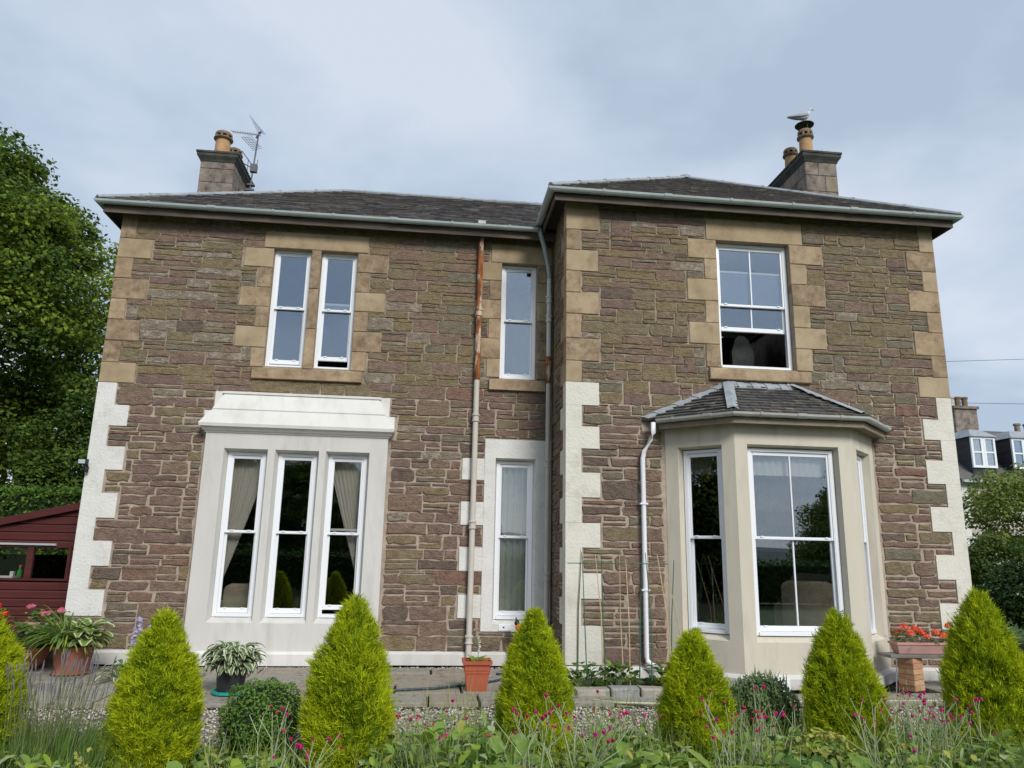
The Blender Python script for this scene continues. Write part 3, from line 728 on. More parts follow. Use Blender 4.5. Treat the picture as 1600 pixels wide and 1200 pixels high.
# ---- downpipes
def pipe(pts, r, segs, collars, name='downpipe'):
    """segs: (z_top, z_bottom, material) stretches of one straight pipe; collars become sub-parts"""
    x, y = pts
    mb = MB()
    for k, (zt, zb, m) in enumerate(segs): mb.tube([(x, y, zt), (x, y, zb)], r, 12, k)
    o = mb.build(name, [s[2] for s in segs], house, (x, y, 0), smooth=False)
    for z in collars:
        m = [s[2] for s in segs if s[1] <= z <= s[0]][0]
        c = MB(); c.lathe([(r+.004, -.06), (r+.016, -.055), (r+.016, -.035), (r+.006, -.03), (r+.006, .03), (r+.018, .035), (r+.018, .06), (r+.004, .065)], (x, y, z), 12)
        c.build('collar', [m], o)
    return o
pipe((.668, DA-.09), .043, [(6.69, 4.23, M['rust']), (4.23, .1, M['cream_pipe'])], [5.34, 3.63, 2.0, .36])
pipe((1.80, DA-.10), .037, [(5.98, 4.66, M['grey_pipe']), (4.66, 4.22, M['rust']), (4.22, .15, M['cream_pipe'])], [5.62, 5.3, 4.60, 2.95, 1.26])
mb = MB(); mb.tube([(1.60, DA-.28, 6.80), (1.62, DA-.27, 6.70), (1.69, DA-.22, 6.5), (1.77, DA-.13, 6.22), (1.80, DA-.10, 6.05), (1.80, DA-.10, 5.95)], .037, 10)
mb.build('downpipe', [M['grey_pvc']], house, smooth=True)
mb = MB(); mb.tube([(3.09, 10.0, 3.43), (3.09, 10.0, 3.28), (3.06, 10.03, 3.20), (2.98, 10.08, 3.03), (2.955, 10.09, 2.93), (2.955, 10.09, .30), (2.965, 10.07, .24), (3.02, 10.03, .20), (3.09, 10.0, .17)], .034, 10)
dp = mb.build('downpipe', [M['white_pipe']], house, smooth=True)
for z in (2.3, 1.15):
    c = MB(); c.box(2.90, 3.01, 10.05, 10.14, z-.012, z+.012); c.build('collar', [M['white_pipe']], dp)

# ---- chimneys
def chimney(x0, x1, y0, y1, z0, z1, pots, tanm, seed):
    R = random.Random(seed)
    mb = MB(); mb.box(x0+.01, x1-.01, y0+.01, y1, z0, z1)
    ch = mb.build('chimney', [M['chim']], house, (x0, y0, z0))
    # ashlar blocks, front and both sides
    z = z0
    while z < z1-.02:
        h = min(R.choice([.22, .3, .34]), z1-z)
        if z1-z-h < .1: h = z1-z
        c = (x0+x1)/2+R.uniform(-.16, .16)
        for (a, b) in ((x0, c), (c, x1)):
            m = MB(); m.rbox(a+.004, b-.004, y0-.004, y0+.1, z+.004, z+h-.004, .006, .002); m.build('block', [M['chim_tan'] if R.random() < tanm else M['chim']], ch, center=True)
        n = 3
        for k in range(n):
            ya, yb = y0+(y1-y0)*k/n, y0+(y1-y0)*(k+1)/n
            for sx, xs in ((1, x1), (-1, x0)):
                m = MB(T=(lambda u, d, zz, xs=xs, sx=sx: (xs-sx*d, u, zz)))
                m.rbox(ya+.004, yb-.004, -.004, .05, z+.004, z+h-.004, .006, .002); m.build('block', [M['chim_tan'] if R.random() < tanm else M['chim']], ch, center=True)
        z += h
    def rr(e, z): return [(x0-e, y0-e, z), (x1+e, y0-e, z), (x1+e, y1+e, z), (x0-e, y1+e, z)]
    m = MB(); m.loft([rr(.012, z1-.01), rr(.03, z1+.03), rr(.07, z1+.09), rr(.075, z1+.10), rr(.075, z1+.155), rr(.09, z1+.16), rr(.09, z1+.20), rr(.0, z1+.235)]); m.build('chimney_cap', [M['chim_cap']], ch)
    for (px, py, h, r) in pots:
        zb = z1+.22
        m = MB(); m.lathe([(r*1.15, 0), (r*1.15, .05), (r*1.0, .09), (r*.98, .1), (r*.92, h*.68)], (px, py, zb), 16)
        po = m.build('chimney_pot', [M['pot']], ch, (px, py, zb), smooth=False)
        m = MB()
        m.lathe([(r*.95, h*.68), (r*1.22, h*.74), (r*1.22, h*.78), (r*.98, h*.80), (r*.80, h*.80)], (px, py, zb), 16)
        for k in range(8):
            an = k*math.pi/4; m.box(px+r*.93*math.cos(an)-.022, px+r*.93*math.cos(an)+.022, py+r*.93*math.sin(an)-.022, py+r*.93*math.sin(an)+.022, zb+h*.795, zb+h*.885)
        m.lathe([(r*.80, h*.88), (r*1.08, h*.88), (r*1.08, h*.95), (r*.95, h), (r*.7, h)], (px, py, zb), 16)
        m.build('pot_crown', [M['pot_dark']], po)
    return ch
chimney(-4.93, -4.27, 14.40, 15.55, 7.2, 9.30, [(-4.63, 14.70, .60, .16), (-4.53, 15.22, .52, .145)], .15, 1)
chimney(7.10, 7.75, 12.59, 13.95, 7.0, 9.27, [(7.33, 12.92, .66, .135), (7.33, 13.55, .60, .135)], .45, 2)
mb = MB(); cw = (7.33, 12.92)
for k in range(3):
    an = k*2.1+.5; mb.tube([(cw[0]+.11*math.cos(an), cw[1]+.11*math.sin(an), 10.10), (cw[0]+.13*math.cos(an), cw[1]+.13*math.sin(an), 10.28)], .008, 5)
mb.lathe([(.185, 10.27), (.19, 10.28), (.12, 10.305), (.01, 10.315)], (*cw, 0), 16)
tag(mb.build('chimney_cowl', [M['black']], None, (*cw, 10.1)), 'round black metal cowl on the pot under the gull', 'chimney cowl')
mb = MB()
for k in range(16):
    q = Vector((7.52+random.uniform(-.07, .1), 12.75+random.uniform(-.1, .1), 9.49)); mb.tube([q, q+Vector((random.uniform(-.06, .06), random.uniform(-.06, .06), random.uniform(.05, .16)))], [.006, .002], 4)
tag(mb.build('chimney_weed', [G['stalk']], None, (7.52, 12.75, 9.49)), 'dry weeds sprouting on the right chimney ledge', 'weed')

# ------------------------------------------------------------------ gull
g = empty('gull', (7.33, 12.92, 10.315), 'white and grey gull standing on the chimney cowl', 'gull')
mb = MB(); rings = []
for (x, z, ry, rz) in ((-.33, .115, .012, .008), (-.24, .125, .035, .022), (-.14, .14, .06, .05), (-.03, .16, .078, .078), (.06, .185, .072, .082), (.11, .235, .052, .064), (.125, .285, .038, .045), (.135, .325, .040, .038), (.155, .35, .034, .028), (.18, .352, .012, .012)):
    n = 10; rings.append([(7.33+x, 12.92+ry*math.cos(2*math.pi*k/n), 10.315+z+rz*math.sin(2*math.pi*k/n)) for k in range(n)])
mb.loft(rings); mb.build('body', [M['gull_w']], g, smooth=True)
for s_ in (-1, 1):
    mb = MB(); rings = []
    for (x, z, d, rz) in ((-.36, .12, .012, .006), (-.25, .135, .045, .025), (-.12, .16, .070, .045), (.0, .185, .080, .05), (.07, .20, .070, .03)):
        rings.append([(7.33+x, 12.92+s_*(d+.012*math.cos(2*math.pi*k/8)), 10.315+z+rz*math.sin(2*math.pi*k/8)) for k in range(8)])
    mb.loft(rings); mb.build('wing', [M['gull_g']], g, smooth=True)
    mb = MB(); mb.tube([(7.34, 12.92+s_*.03, 10.315), (7.335, 12.92+s_*.03, 10.42)], .007, 6); mb.build('leg', [M['beak']], g)
mb = MB(); mb.tube([(7.505, 12.92, 10.664), (7.55, 12.92, 10.657), (7.57, 12.92, 10.645)], [.012, .010, .003], 6); mb.build('beak', [M['beak']], g)

# ------------------------------------------------------------------ TV aerial
a = empty('tv_aerial', (-4.16, 15.3, 9.2), 'spindly metal television aerial fixed to the left chimney', 'aerial')
mb = MB(); mb.tube([(-4.17, 15.35, 9.15), (-4.10, 15.35, 10.60)], .017, 6); mb.build('mast', [M['steel']], a)
mb = MB(); mb.box(-4.28, -4.08, 15.32, 15.42, 9.17, 9.22); mb.box(-4.27, -4.08, 15.32, 15.42, 9.30, 9.34); mb.build('bracket', [M['steel']], a)
mb = MB(); mb.tube([(-4.06, 15.35, 10.53), (-4.60, 15.1, 10.42)], .010, 5)
for i in range(13):
    t = i/12; c = Vector((-4.08, 15.35, 10.53)).lerp(Vector((-4.6, 15.1, 10.42)), t); mb.tube([c+Vector((-.05, .07, .075)), c+Vector((.05, -.07, -.075))], .006, 4)
mb.tube([(-4.15, 15.35, 10.45), (-4.05, 15.35, 10.62)], .02, 5)
mb.build('yagi', [M['steel']], a)
mb = MB()
for i in range(7):
    o = i*.045
    mb.tube([(-4.30+o, 15.2, 10.60+.32-o*1.2), (-4.10+o*.55, 15.35, 10.55)], .004, 4)
for i in range(8):
    t = i/7; mb.tube([(-4.42+.28*t, 15.2, 10.36-.30*t), (-4.24+.24*t, 15.35, 10.44-.22*t)], .004, 4)
for i in range(5):
    t = i/4; mb.tube([(-4.42+.18*t, 15.2, 10.36+.08*t), (-4.14+.14*t, 15.2, 10.06+.1*t)], .004, 4)
mb.build('reflector', [M['steel']], a)
mb = MB(); mb.tube([(-4.40, 15.3, 10.08), (-4.16, 15.35, 9.77)], .011, 5); mb.tube([(-4.33, 15.3, 9.78), (-4.06, 15.35, 9.66)], .012, 5); mb.box(-4.2, -4.06, 15.3, 15.4, 9.62, 9.80)
mb.tube([(-4.25, 15.3, 9.9), (-4.25, 15.3, 9.6)], .007, 4); mb.tube([(-4.05, 15.3, 9.9), (-4.07, 15.3, 9.6)], .007, 4)
mb.build('dipole', [M['steel']], a)

# ------------------------------------------------------------------ small things on the walls
f = empty('security_light', (-4.93, 11.34, 2.70), 'small black security floodlight on the left painted corner', 'security light')
mb = MB(); mb.rbox(-5.02, -4.90, 11.22, 11.30, 2.72, 2.80, .01); mb.build('lamp_head', [M['black']], f)
mb = MB(); mb.box(-5.005, -4.915, 11.214, 11.22, 2.732, 2.788); mb.build('lamp_glass', [M['grey_pvc']], f)
mb = MB(); mb.tube([(-4.95, 11.30, 2.76), (-4.93, 11.37, 2.68)], .018, 6); mb.lathe([(.03, -.04), (.035, 0), (.03, .03)], (-4.935, 11.33, 2.66), 8); mb.build('sensor', [M['black']], f)
f = empty('vent_plate', (1.165, DA-.02, .53), 'small white wall plate below the narrow window', 'wall plate')
mb = MB(); mb.rbox(1.10, 1.29, DA-.03, DA+.05, .48, .575, .006); mb.build('plate', [M['upvc']], f)
mb = MB(); mb.box(1.165, 1.19, DA-.034, DA-.029, .52, .54); mb.build('hole', [M['black']], f)
f = empty('bird_ornament', (1.36, DA-.3, .28), 'small orange breasted bird ornament above the middle cypress', 'ornament')
mb = MB(); mb.tube([(1.36, DA-.3, 0), (1.36, DA-.3, .5)], .008, 6); mb.build('stake', [M['black']], f)
mb = MB(); mb.lathe([(.005, .50), (.04, .53), (.045, .57), (.02, .60)], (1.36, DA-.3, 0), 10); mb.build('breast', [G['orange']], f, smooth=True)
mb = MB(); mb.lathe([(.03, .585), (.04, .61), (.03, .645), (.005, .665)], (1.345, DA-.28, 0), 10); mb.tube([(1.345, DA-.28, .6), (1.33, DA-.27, .70)], [.03, .004], 6); mb.build('head', [M['black']], f, smooth=True)

# ------------------------------------------------------------------ curtains and furniture seen through the glass
def curtain(name, top, bot, zt, zb, y, m, label, n=40, amp=.018, waves=9, rows=14, bend=None):
    V = []; F = []
    for j in range(rows+1):
        t = j/rows; z = zt+(zb-zt)*t
        tt = t if bend is None else bend(t)
        for i in range(n+1):
            s_ = i/n; x0 = top[0]+(bot[0]-top[0])*tt; x1 = top[1]+(bot[1]-top[1])*tt
            V.append((x0+(x1-x0)*s_, y+amp*math.sin(2*math.pi*waves*s_+1.2*t), z))
    for j in range(rows):
        for i in range(n):
            q = j*(n+1)+i; F.append((q, q+1, q+n+2, q+n+1))
    mb = MB(); mb.add(V, F)
    return tag(mb.build(name, [m], None, (top[0], y, zb), smooth=True), label, 'curtain')
# triple window: curtains tied back
curtain('curtain', (-3.08, -2.42), (-3.10, -2.98), 3.02, 1.05, 11.62, M['net'], 'pale net curtain swept to the left behind the triple window', bend=lambda t: t**1.15, waves=11)
curtain('curtain', (-1.58, -.82), (-1.02, -.80), 3.02, 1.15, 11.62, M['net'], 'pale net curtain swept to the right behind the triple window', bend=lambda t: t**1.0, waves=11)
curtain('curtain', (.98, 1.68), (.98, 1.68), 2.93, .45, 11.62, M['blue_curtain'], 'grey green curtain drawn straight behind the narrow ground floor window', waves=7, amp=.03)
curtain('pelmet', (4.2, 5.5), (4.2, 5.5), 3.05, 2.70, 9.70, M['frill'], 'short white frill across the top of the bay window', waves=13, rows=3)
curtain('pelmet', (3.5, 4.05), (3.5, 4.05), 3.05, 2.75, 10.30, M['frill'], 'short white frill inside the left side of the bay', waves=7, rows=3)
def armchair(x, y, label, s=1.0, m=None, rz=0):
    o = empty('armchair', (x, y, .3), label, 'armchair', None, rz); m = m or M['fabric']
    for nm, pr in (('seat', (-.34, .34, -.35, .25, .1, .42)), ('backrest', (-.36, .36, .2, .42, .1, .98))):
        mb = MB()
        x0, x1, y0, y1, z0, z1 = [v*s for v in pr]; r = .09
        rings = []
        for (zz, ins) in ((z0, 0), (z1-r, 0), (z1-r*.4, r*.25), (z1, r)):
            rings.append([(x0+ins, y0+ins*.4, zz), (x1-ins, y0+ins*.4, zz), (x1-ins, y1-ins*.4, zz), (x0+ins, y1-ins*.4, zz)])
        mb.loft(rings); mb.build(nm, [m], o, (0, 0, 0), rel=True, smooth=False)
    for sx in (-1, 1):
        mb = MB(); mb.tube([(sx*.40*s, -.34*s, .52*s), (sx*.40*s, .3*s, .58*s)], .095*s, 10); mb.box(sx*.40*s-.09*s, sx*.40*s+.09*s, -.34*s, .3*s, .1*s, .52*s)
        mb.build('armrest', [m], o, (0, 0, 0), rel=True, smooth=False)
    return o
armchair(5.78, 11.05, 'pale armchair under a throw behind the bay window', 1.0, None, 2.6)
armchair(6.35, 11.5, 'pale armchair deeper inside the bay window room', 1.1, None, 2.2)
armchair(-2.75, 12.35, 'pale rounded armchair behind the triple window', .78, None, 3.2)
o = empty('dining_chair', (4.9, 10.95, 3.75), 'grey covered chair in the dark open upstairs window', 'chair')
mb = MB(); mb.loft([[(4.72, 10.95, 4.2), (5.05, 10.95, 4.2), (5.05, 11.07, 4.2), (4.72, 11.07, 4.2)], [(4.70, 10.95, 4.8), (5.07, 10.95, 4.8), (5.07, 11.05, 4.8), (4.70, 11.05, 4.8)], [(4.78, 10.97, 5.02), (4.99, 10.97, 5.02), (4.99, 11.03, 5.02), (4.78, 11.03, 5.02)], [(4.84, 10.98, 5.08), (4.92, 10.98, 5.08), (4.92, 11.02, 5.08), (4.84, 11.02, 5.08)]])
mb.build('backrest', [M['grey_fabric']], o)
mb = MB(); mb.box(4.7, 5.07, 10.55, 10.97, 4.15, 4.22); mb.build('seat', [M['grey_fabric']], o)
for (x, y) in ((4.73, 10.6), (5.03, 10.6), (4.73, 11.0), (5.03, 11.0)):
    mb = MB(); mb.box(x-.02, x+.02, y-.02, y+.02, 3.75, 4.15); mb.build('leg', [G['bark']], o)
o = empty('pendant_lamp', (1.5, 11.9, 6.0), 'black pendant lampshade at the top of the narrow upstairs window', 'lamp')
mb = MB(); mb.lathe([(.02, .16), (.06, .14), (.13, .02), (.14, 0), (.10, 0)], (1.53, 11.85, 5.93), 14); mb.build('lamp_shade', [M['black']], o)
mb = MB(); mb.tube([(1.53, 11.85, 6.08), (1.53, 11.85, 6.68)], .006, 5); mb.build('cord', [M['black']], o)
mb = MB(); mb.lathe([(.02, 0), (.022, .12), (.012, .15), (.01, .2)], (1.13, 11.57, 1.82), 10)
tag(mb.build('blue_bottle', [M['blue']], None, (1.13, 11.57, 1.82)), 'slim blue bottle on the sash bar of the narrow window', 'bottle')

# ------------------------------------------------------------------ ground
mb = MB(); mb.add([(-600, -600, -.12), (600, -600, -.12), (600, 900, -.12), (-600, 900, -.12)], [(0, 1, 2, 3)])
tag(mb.build('ground', [M['grass']], None), kind='structure')
mb = MB(); mb.box(-12, 12, 8.55, 11.5, -.11, -.045); path = tag(mb.build('path', [M['soil']], None), kind='structure')
mb = MB(); mb.box(-12, 12, 6.3, 8.56, -.11, -.06); gbase = tag(mb.build('gravel_bed', [M['grit']], None), kind='structure')
mb = MB(); mb.box(-12, 12, 2.4, 6.75, -.11, -.015); tag(mb.build('flower_bed', [M['soil']], None), kind='structure')
# flagstones, each a piece of the path
RF = random.Random(9)
for (y0, y1) in ((8.63, 9.22), (9.22, 9.95), (9.95, 10.62), (10.62, 11.12)):
    x = -9.5+RF.uniform(0, .5)
    while x < 8.6:
        wd = RF.uniform(.55, 1.15); cx = x+wd/2
        skip = (y1 > 9.2 and 1.75 < cx < 3.4 and y0 > 9.15) or (cx > 3.2 and cx < 6.6 and y1 > 9.35)
        if not skip:
            zt = RF.uniform(-.010, .010); g_ = .016
            V = []
            for (zz, ins) in ((-.05, 0), (zt-.006, 0), (zt, .008)):
                for (px, py) in ((x+g_+ins, y0+g_+ins), (x+wd-g_-ins, y0+g_+ins), (x+wd-g_-ins, y1-g_-ins), (x+g_+ins, y1-g_-ins)):
                    V.append((px, py, zz))
            m = MB(); F = [(8, 9, 10, 11)]
            for a_ in (0, 4):
                for i in range(4): k = (i+1) % 4; F.append((a_+i, a_+k, a_+4+k, a_+4+i))
            m.add(V, F); m.build('flagstone', [M['flag'] if RF.random() < .7 else M['flag2']], path, center=True)
        x += wd
def scatter_pebbles(name, n, fx, fz, size, parent=None, flat=.6):
    ico = np.array([(0, 0, 1), (.9, 0, .2), (.2, .9, .1), (-.8, .4, .15), (-.5, -.8, .1), (.4, -.8, .2), (0, 0, -.6)], float)
    T0 = np.array([(0, 1, 2), (0, 2, 3), (0, 3, 4), (0, 4, 5), (0, 5, 1), (6, 2, 1), (6, 3, 2), (6, 4, 3), (6, 5, 4), (6, 1, 5)])
    P = fx(n); s_ = rng.uniform(*size, n)[:, None, None]; an = rng.uniform(0, 6.28, n)
    V = ico[None]*s_*rng.uniform(.6, 1.2, (n, 7, 1)); V[:, :, 2] *= flat
    c, s2 = np.cos(an)[:, None], np.sin(an)[:, None]
    x = V[:, :, 0]*c-V[:, :, 1]*s2; y = V[:, :, 0]*s2+V[:, :, 1]*c
    V = np.stack([x, y, V[:, :, 2]], -1)+P[:, None, :]
    T = (T0[None]+(np.arange(n)*7)[:, None, None]).reshape(-1, 3)
    mi = np.repeat(rng.choice(4, n, p=[.38, .28, .19, .15]), 10)
    return tag(new_obj(name, tri_mesh(name, V.reshape(-1, 3), T, PB, mi), None, (0, 0, 0)), kind='stuff')
scatter_pebbles('gravel', 24000, lambda n: np.stack([rng.uniform(-6.5, 8.5, n), rng.uniform(6.55, 8.6, n), rng.uniform(-.058, -.035, n)], 1), None, (.012, .026))
def edge_line(n):
    x = rng.uniform(-4.8, 1.8, n); return np.stack([x, rng.uniform(11.13, 11.33, n), rng.uniform(-.04, -.02, n)], 1)
scatter_pebbles('wall_foot_grit', 2500, edge_line, None, (.010, .022))

# ------------------------------------------------------------------ foliage generators (numpy)
def blades(P, D, Ln, Wd):
    """thin triangles: base point, direction, length, width"""
    n = len(P); D = D/np.linalg.norm(D, axis=1, keepdims=True)
    r = rng.normal(size=(n, 3)); S = np.cross(D, r); S /= np.linalg.norm(S, axis=1, keepdims=True)+1e-9
    V = np.stack([P-S*Wd[:, None]/2, P+S*Wd[:, None]/2, P+D*Ln[:, None]], 1)
    return V.reshape(-1, 3), np.arange(n*3).reshape(-1, 3)
def rhombs(P, Nn, size):
    """leaf sized folded rhombs facing roughly Nn"""
    n = len(P); Nn = Nn/(np.linalg.norm(Nn, axis=1, keepdims=True)+1e-9)
    r = rng.normal(size=(n, 3)); A = np.cross(Nn, r); A /= np.linalg.norm(A, axis=1, keepdims=True)+1e-9; B = np.cross(Nn, A)
    s_ = size[:, None]
    V = np.stack([P-A*s_*.5, P+B*s_*.33-Nn*s_*.08, P+A*s_*.5, P-B*s_*.33-Nn*s_*.08], 1)
    q = (np.arange(n)*4)[:, None]
    T = np.concatenate([q+np.array([[0, 1, 2]]), q+np.array([[0, 2, 3]])], 1).reshape(-1, 3)
    return V.reshape(-1, 3), T
LT = [0, .22, .5, .78, 1]; LWd = [.06, .8, 1, .62, 0]
def leaves(P, yaw, pitch, Ln, Wd, droop, vari=False, fold=.25):
    """curved leaves with a midrib; vari adds a pale margin (second material)"""
    n = len(P); cols = 5 if vari else 3
    cs = np.array([-1, -.62, 0, .62, 1]) if vari else np.array([-1, 0, 1.])
    out = np.zeros((n, len(LT), cols, 3))
    h = np.stack([np.cos(yaw), np.sin(yaw)], 1); sd = np.stack([-np.sin(yaw), np.cos(yaw)], 1)
    for j, t in enumerate(LT):
        a = pitch-droop*t
        am = pitch-droop*t*.5
        rad = Ln*t*np.cos(am); z = Ln*t*np.sin(am)
        for k, c in enumerate(cs):
            wv = Wd*.5*LWd[j]*c
            out[:, j, k, 0] = P[:, 0]+h[:, 0]*rad+sd[:, 0]*wv-h[:, 0]*np.sin(a)*0
            out[:, j, k, 1] = P[:, 1]+h[:, 1]*rad+sd[:, 1]*wv
            out[:, j, k, 2] = P[:, 2]+z+abs(wv)*fold
    base = np.arange(n)*(len(LT)*cols); T = []; MI = []
    for j in range(len(LT)-1):
        for k in range(cols-1):
            a, b, c, d = j*cols+k, j*cols+k+1, (j+1)*cols+k+1, (j+1)*cols+k
            mi = 1 if vari and k in (0, cols-2) else 0
            T.append((a, b, c)); T.append((a, c, d)); MI += [mi, mi]
    T = np.array(T); TT = (base[:, None, None]+T[None]).reshape(-1, 3)
    return out.reshape(-1, 3), TT, np.tile(np.array(MI), n)
class Acc:
    def __init__(s): s.V = []; s.T = []; s.I = []; s.n = 0
    def add(s, V, T, mi):
        s.V.append(V); s.T.append(T+s.n); s.n += len(V)
        s.I.append(np.full(len(T), mi) if np.isscalar(mi) else np.asarray(mi)); return s
    def mesh(s, name, mats): return tri_mesh(name, np.concatenate(s.V), np.concatenate(s.T), mats, np.concatenate(s.I))
def lathe_arr(prof, n=14, jit=.0):
    V = []; T = []
    for (r, z) in prof:
        for i in range(n): a = 2*math.pi*i/n; V.append((r*math.cos(a)*(1+rng.uniform(-jit, jit)), r*math.sin(a)*(1+rng.uniform(-jit, jit)), z))
    for j in range(len(prof)-1):
        for i in range(n):
            k = (i+1) % n; T.append((j*n+i, j*n+k, (j+1)*n+k)); T.append((j*n+i, (j+1)*n+k, (j+1)*n+i))
    return np.array(V, float), np.array(T)

# ------------------------------------------------------------------ golden cypresses
CT = np.array([0, .12, .28, .43, .6, .75, .87, .95, 1.0]); CR = np.array([.88, .98, 1.0, .96, .82, .58, .34, .15, .03])
def cypress(seed, Rr, H):
    global rng
    rng = np.random.RandomState(seed)
    ns, nb = 2000, 30
    t = rng.uniform(0, 1, ns*3); keep = rng.uniform(0, 1, ns*3) < np.interp(t, CT, CR)*.9+.12; t = t[keep][:ns]; ns = len(t)
    th = rng.uniform(0, 2*math.pi, ns)
    lump = 1+.07*np.sin(3*th+7*t+seed*2.3)+.05*np.sin(7*th-13*t+seed)+.04*np.sin(2*th+23*t+seed*1.7)+rng.normal(0, .045, ns)
    rad = Rr*np.interp(t, CT, CR)*lump*rng.choice([1, .9, .8], ns, p=[.7, .2, .1])
    P = np.stack([rad*np.cos(th), rad*np.sin(th), t*H*.96], 1)
    O = np.stack([np.cos(th), np.sin(th), np.zeros(ns)], 1)
    A = O*rng.uniform(.35, .9, (ns, 1))+np.array([0, 0, 1.])*rng.uniform(.6, 1.2, (ns, 1))+rng.normal(0, .22, (ns, 3))
    A /= np.linalg.norm(A, axis=1, keepdims=True)
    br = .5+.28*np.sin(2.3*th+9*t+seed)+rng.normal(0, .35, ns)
    PP = np.repeat(P, nb, 0); AA = np.repeat(A, nb, 0); n = len(PP)
    s_ = rng.uniform(-.6, 1, n)
    PB_ = PP+AA*(s_*.045)[:, None]+rng.normal(0, .012, (n, 3))
    D = AA+rng.normal(0, .42, (n, 3))
    ln = rng.uniform(.025, .062, n); wd = rng.uniform(.004, .009, n)
    V, T = blades(PB_, D, ln, wd)
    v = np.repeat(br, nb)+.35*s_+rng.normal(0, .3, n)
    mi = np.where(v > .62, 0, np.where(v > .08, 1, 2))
    ac = Acc().add(V, T, mi)
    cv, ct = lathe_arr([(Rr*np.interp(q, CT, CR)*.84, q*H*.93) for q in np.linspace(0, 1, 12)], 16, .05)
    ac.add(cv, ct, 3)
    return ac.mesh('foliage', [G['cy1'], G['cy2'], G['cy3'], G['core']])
cyp_meshes = [cypress(21+k, r_, 1.28) for k, r_ in enumerate((.275, .272, .285, .252, .248, .27, .305))]
tm = MB(); tm.tube([(0, 0, -.05), (0, 0, .5), (0, 0, 1.0)], [.04, .03, .01], 8); trunk_me = mesh('trunk', tm.V, tm.F, [G['bark']], tm.I)
# x at y, height, radius scale
CYP = [(-3.12, 6.0, 1.13, 1.0, 0, 'golden cypress cut off by the left edge beside the lavender'),
       (-1.93, 6.1, 1.14, 1.0, 1, 'golden cypress between the lavender and the round box bush'),
       (-.53, 6.1, 1.27, 1.0, 2, 'tall golden cypress between the round box bush and red square pot'),
       (.89, 6.15, 1.18, .99, 3, 'golden cypress in front of the inner corner downpipes'),
       (2.17, 6.1, 1.04, 1.0, 4, 'small golden cypress in front of the white bay downpipe'),
       (3.42, 6.1, 1.20, 1.0, 5, 'golden cypress in front of the wide bay window'),
       (4.70, 6.1, 1.38, 1.0, 6, 'largest golden cypress, hiding the right painted corner')]
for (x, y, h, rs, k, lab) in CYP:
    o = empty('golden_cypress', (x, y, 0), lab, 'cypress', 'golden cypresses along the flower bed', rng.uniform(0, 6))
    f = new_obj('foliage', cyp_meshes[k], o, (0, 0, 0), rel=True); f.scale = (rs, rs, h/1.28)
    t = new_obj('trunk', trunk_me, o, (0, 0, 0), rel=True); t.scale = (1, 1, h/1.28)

# ------------------------------------------------------------------ round shrubs
def shrub(name, c, rx, rz, n, leaf, mats, core, label, cat, seed, zc=None, upright=0):
    global rng
    rng = np.random.RandomState(seed)
    o = empty(name, (c[0], c[1], 0), label, cat)
    d = rng.normal(size=(n, 3)); d /= np.linalg.norm(d, axis=1, keepdims=True)
    lump = 1+.05*np.sin(5*d[:, 0]*3+seed)+.05*np.sin(11*d[:, 2]+4*d[:, 1])+rng.normal(0, .035, n)
    zc = rz*.95 if zc is None else zc
    P = d*lump[:, None]*rng.choice([1, .92], n, p=[.8, .2])[:, None]*np.array([rx, rx, rz])+np.array([0, 0, zc])
    keep = P[:, 2] > 0; P = P[keep]; d = d[keep]; n = len(P)
    V, T = rhombs(P, d+rng.normal(0, .6, (n, 3))+np.array([0, 0, .3]), rng.uniform(.7, 1.3, n)*leaf)
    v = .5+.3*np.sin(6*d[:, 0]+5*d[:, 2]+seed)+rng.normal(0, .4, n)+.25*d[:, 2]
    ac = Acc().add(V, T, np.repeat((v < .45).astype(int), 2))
    if upright:
        q = rng.choice(n, upright); V, T = blades(P[q], np.array([0, 0, 1.])+rng.normal(0, .25, (upright, 3)), rng.uniform(.03, .09, upright), rng.uniform(.008, .014, upright)); ac.add(V, T, 0)
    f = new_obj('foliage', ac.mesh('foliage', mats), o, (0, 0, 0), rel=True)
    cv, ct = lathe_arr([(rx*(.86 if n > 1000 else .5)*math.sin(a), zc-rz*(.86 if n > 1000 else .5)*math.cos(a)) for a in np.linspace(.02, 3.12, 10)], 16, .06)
    new_obj('stems', tri_mesh('stems', cv, ct, core), o, (0, 0, 0), rel=True)  # closed near-black core that darkens the gaps between leaves
    return o
shrub('box_bush', (-1.24, 6.55), .335, .31, 6500, .022, [G['box1'], G['box2']], G['boxcore'], 'round clipped dark green box bush between two cypresses', 'bush', 31, .26)
shrub('shrub', (3.0, 6.7), .30, .31, 5200, .024, [G['grey1'], G['box2']], G['boxcore'], 'grey green rounded shrub between cypresses below the bay', 'shrub', 32, .28, 900)
shrub('shrub', (2.88, 5.5), .26, .22, 900, .042, [G['yel'], G['br1']], G['boxcore'], 'low shrub with yellowish leaves in the bed below the bay', 'shrub', 33, .17)
shrub('shrub', (3.35, 5.35), .20, .20, 700, .04, [G['yel'], G['br2']], G['boxcore'], 'small yellow leaved shrub before the bay window cypress', 'shrub', 34, .15)

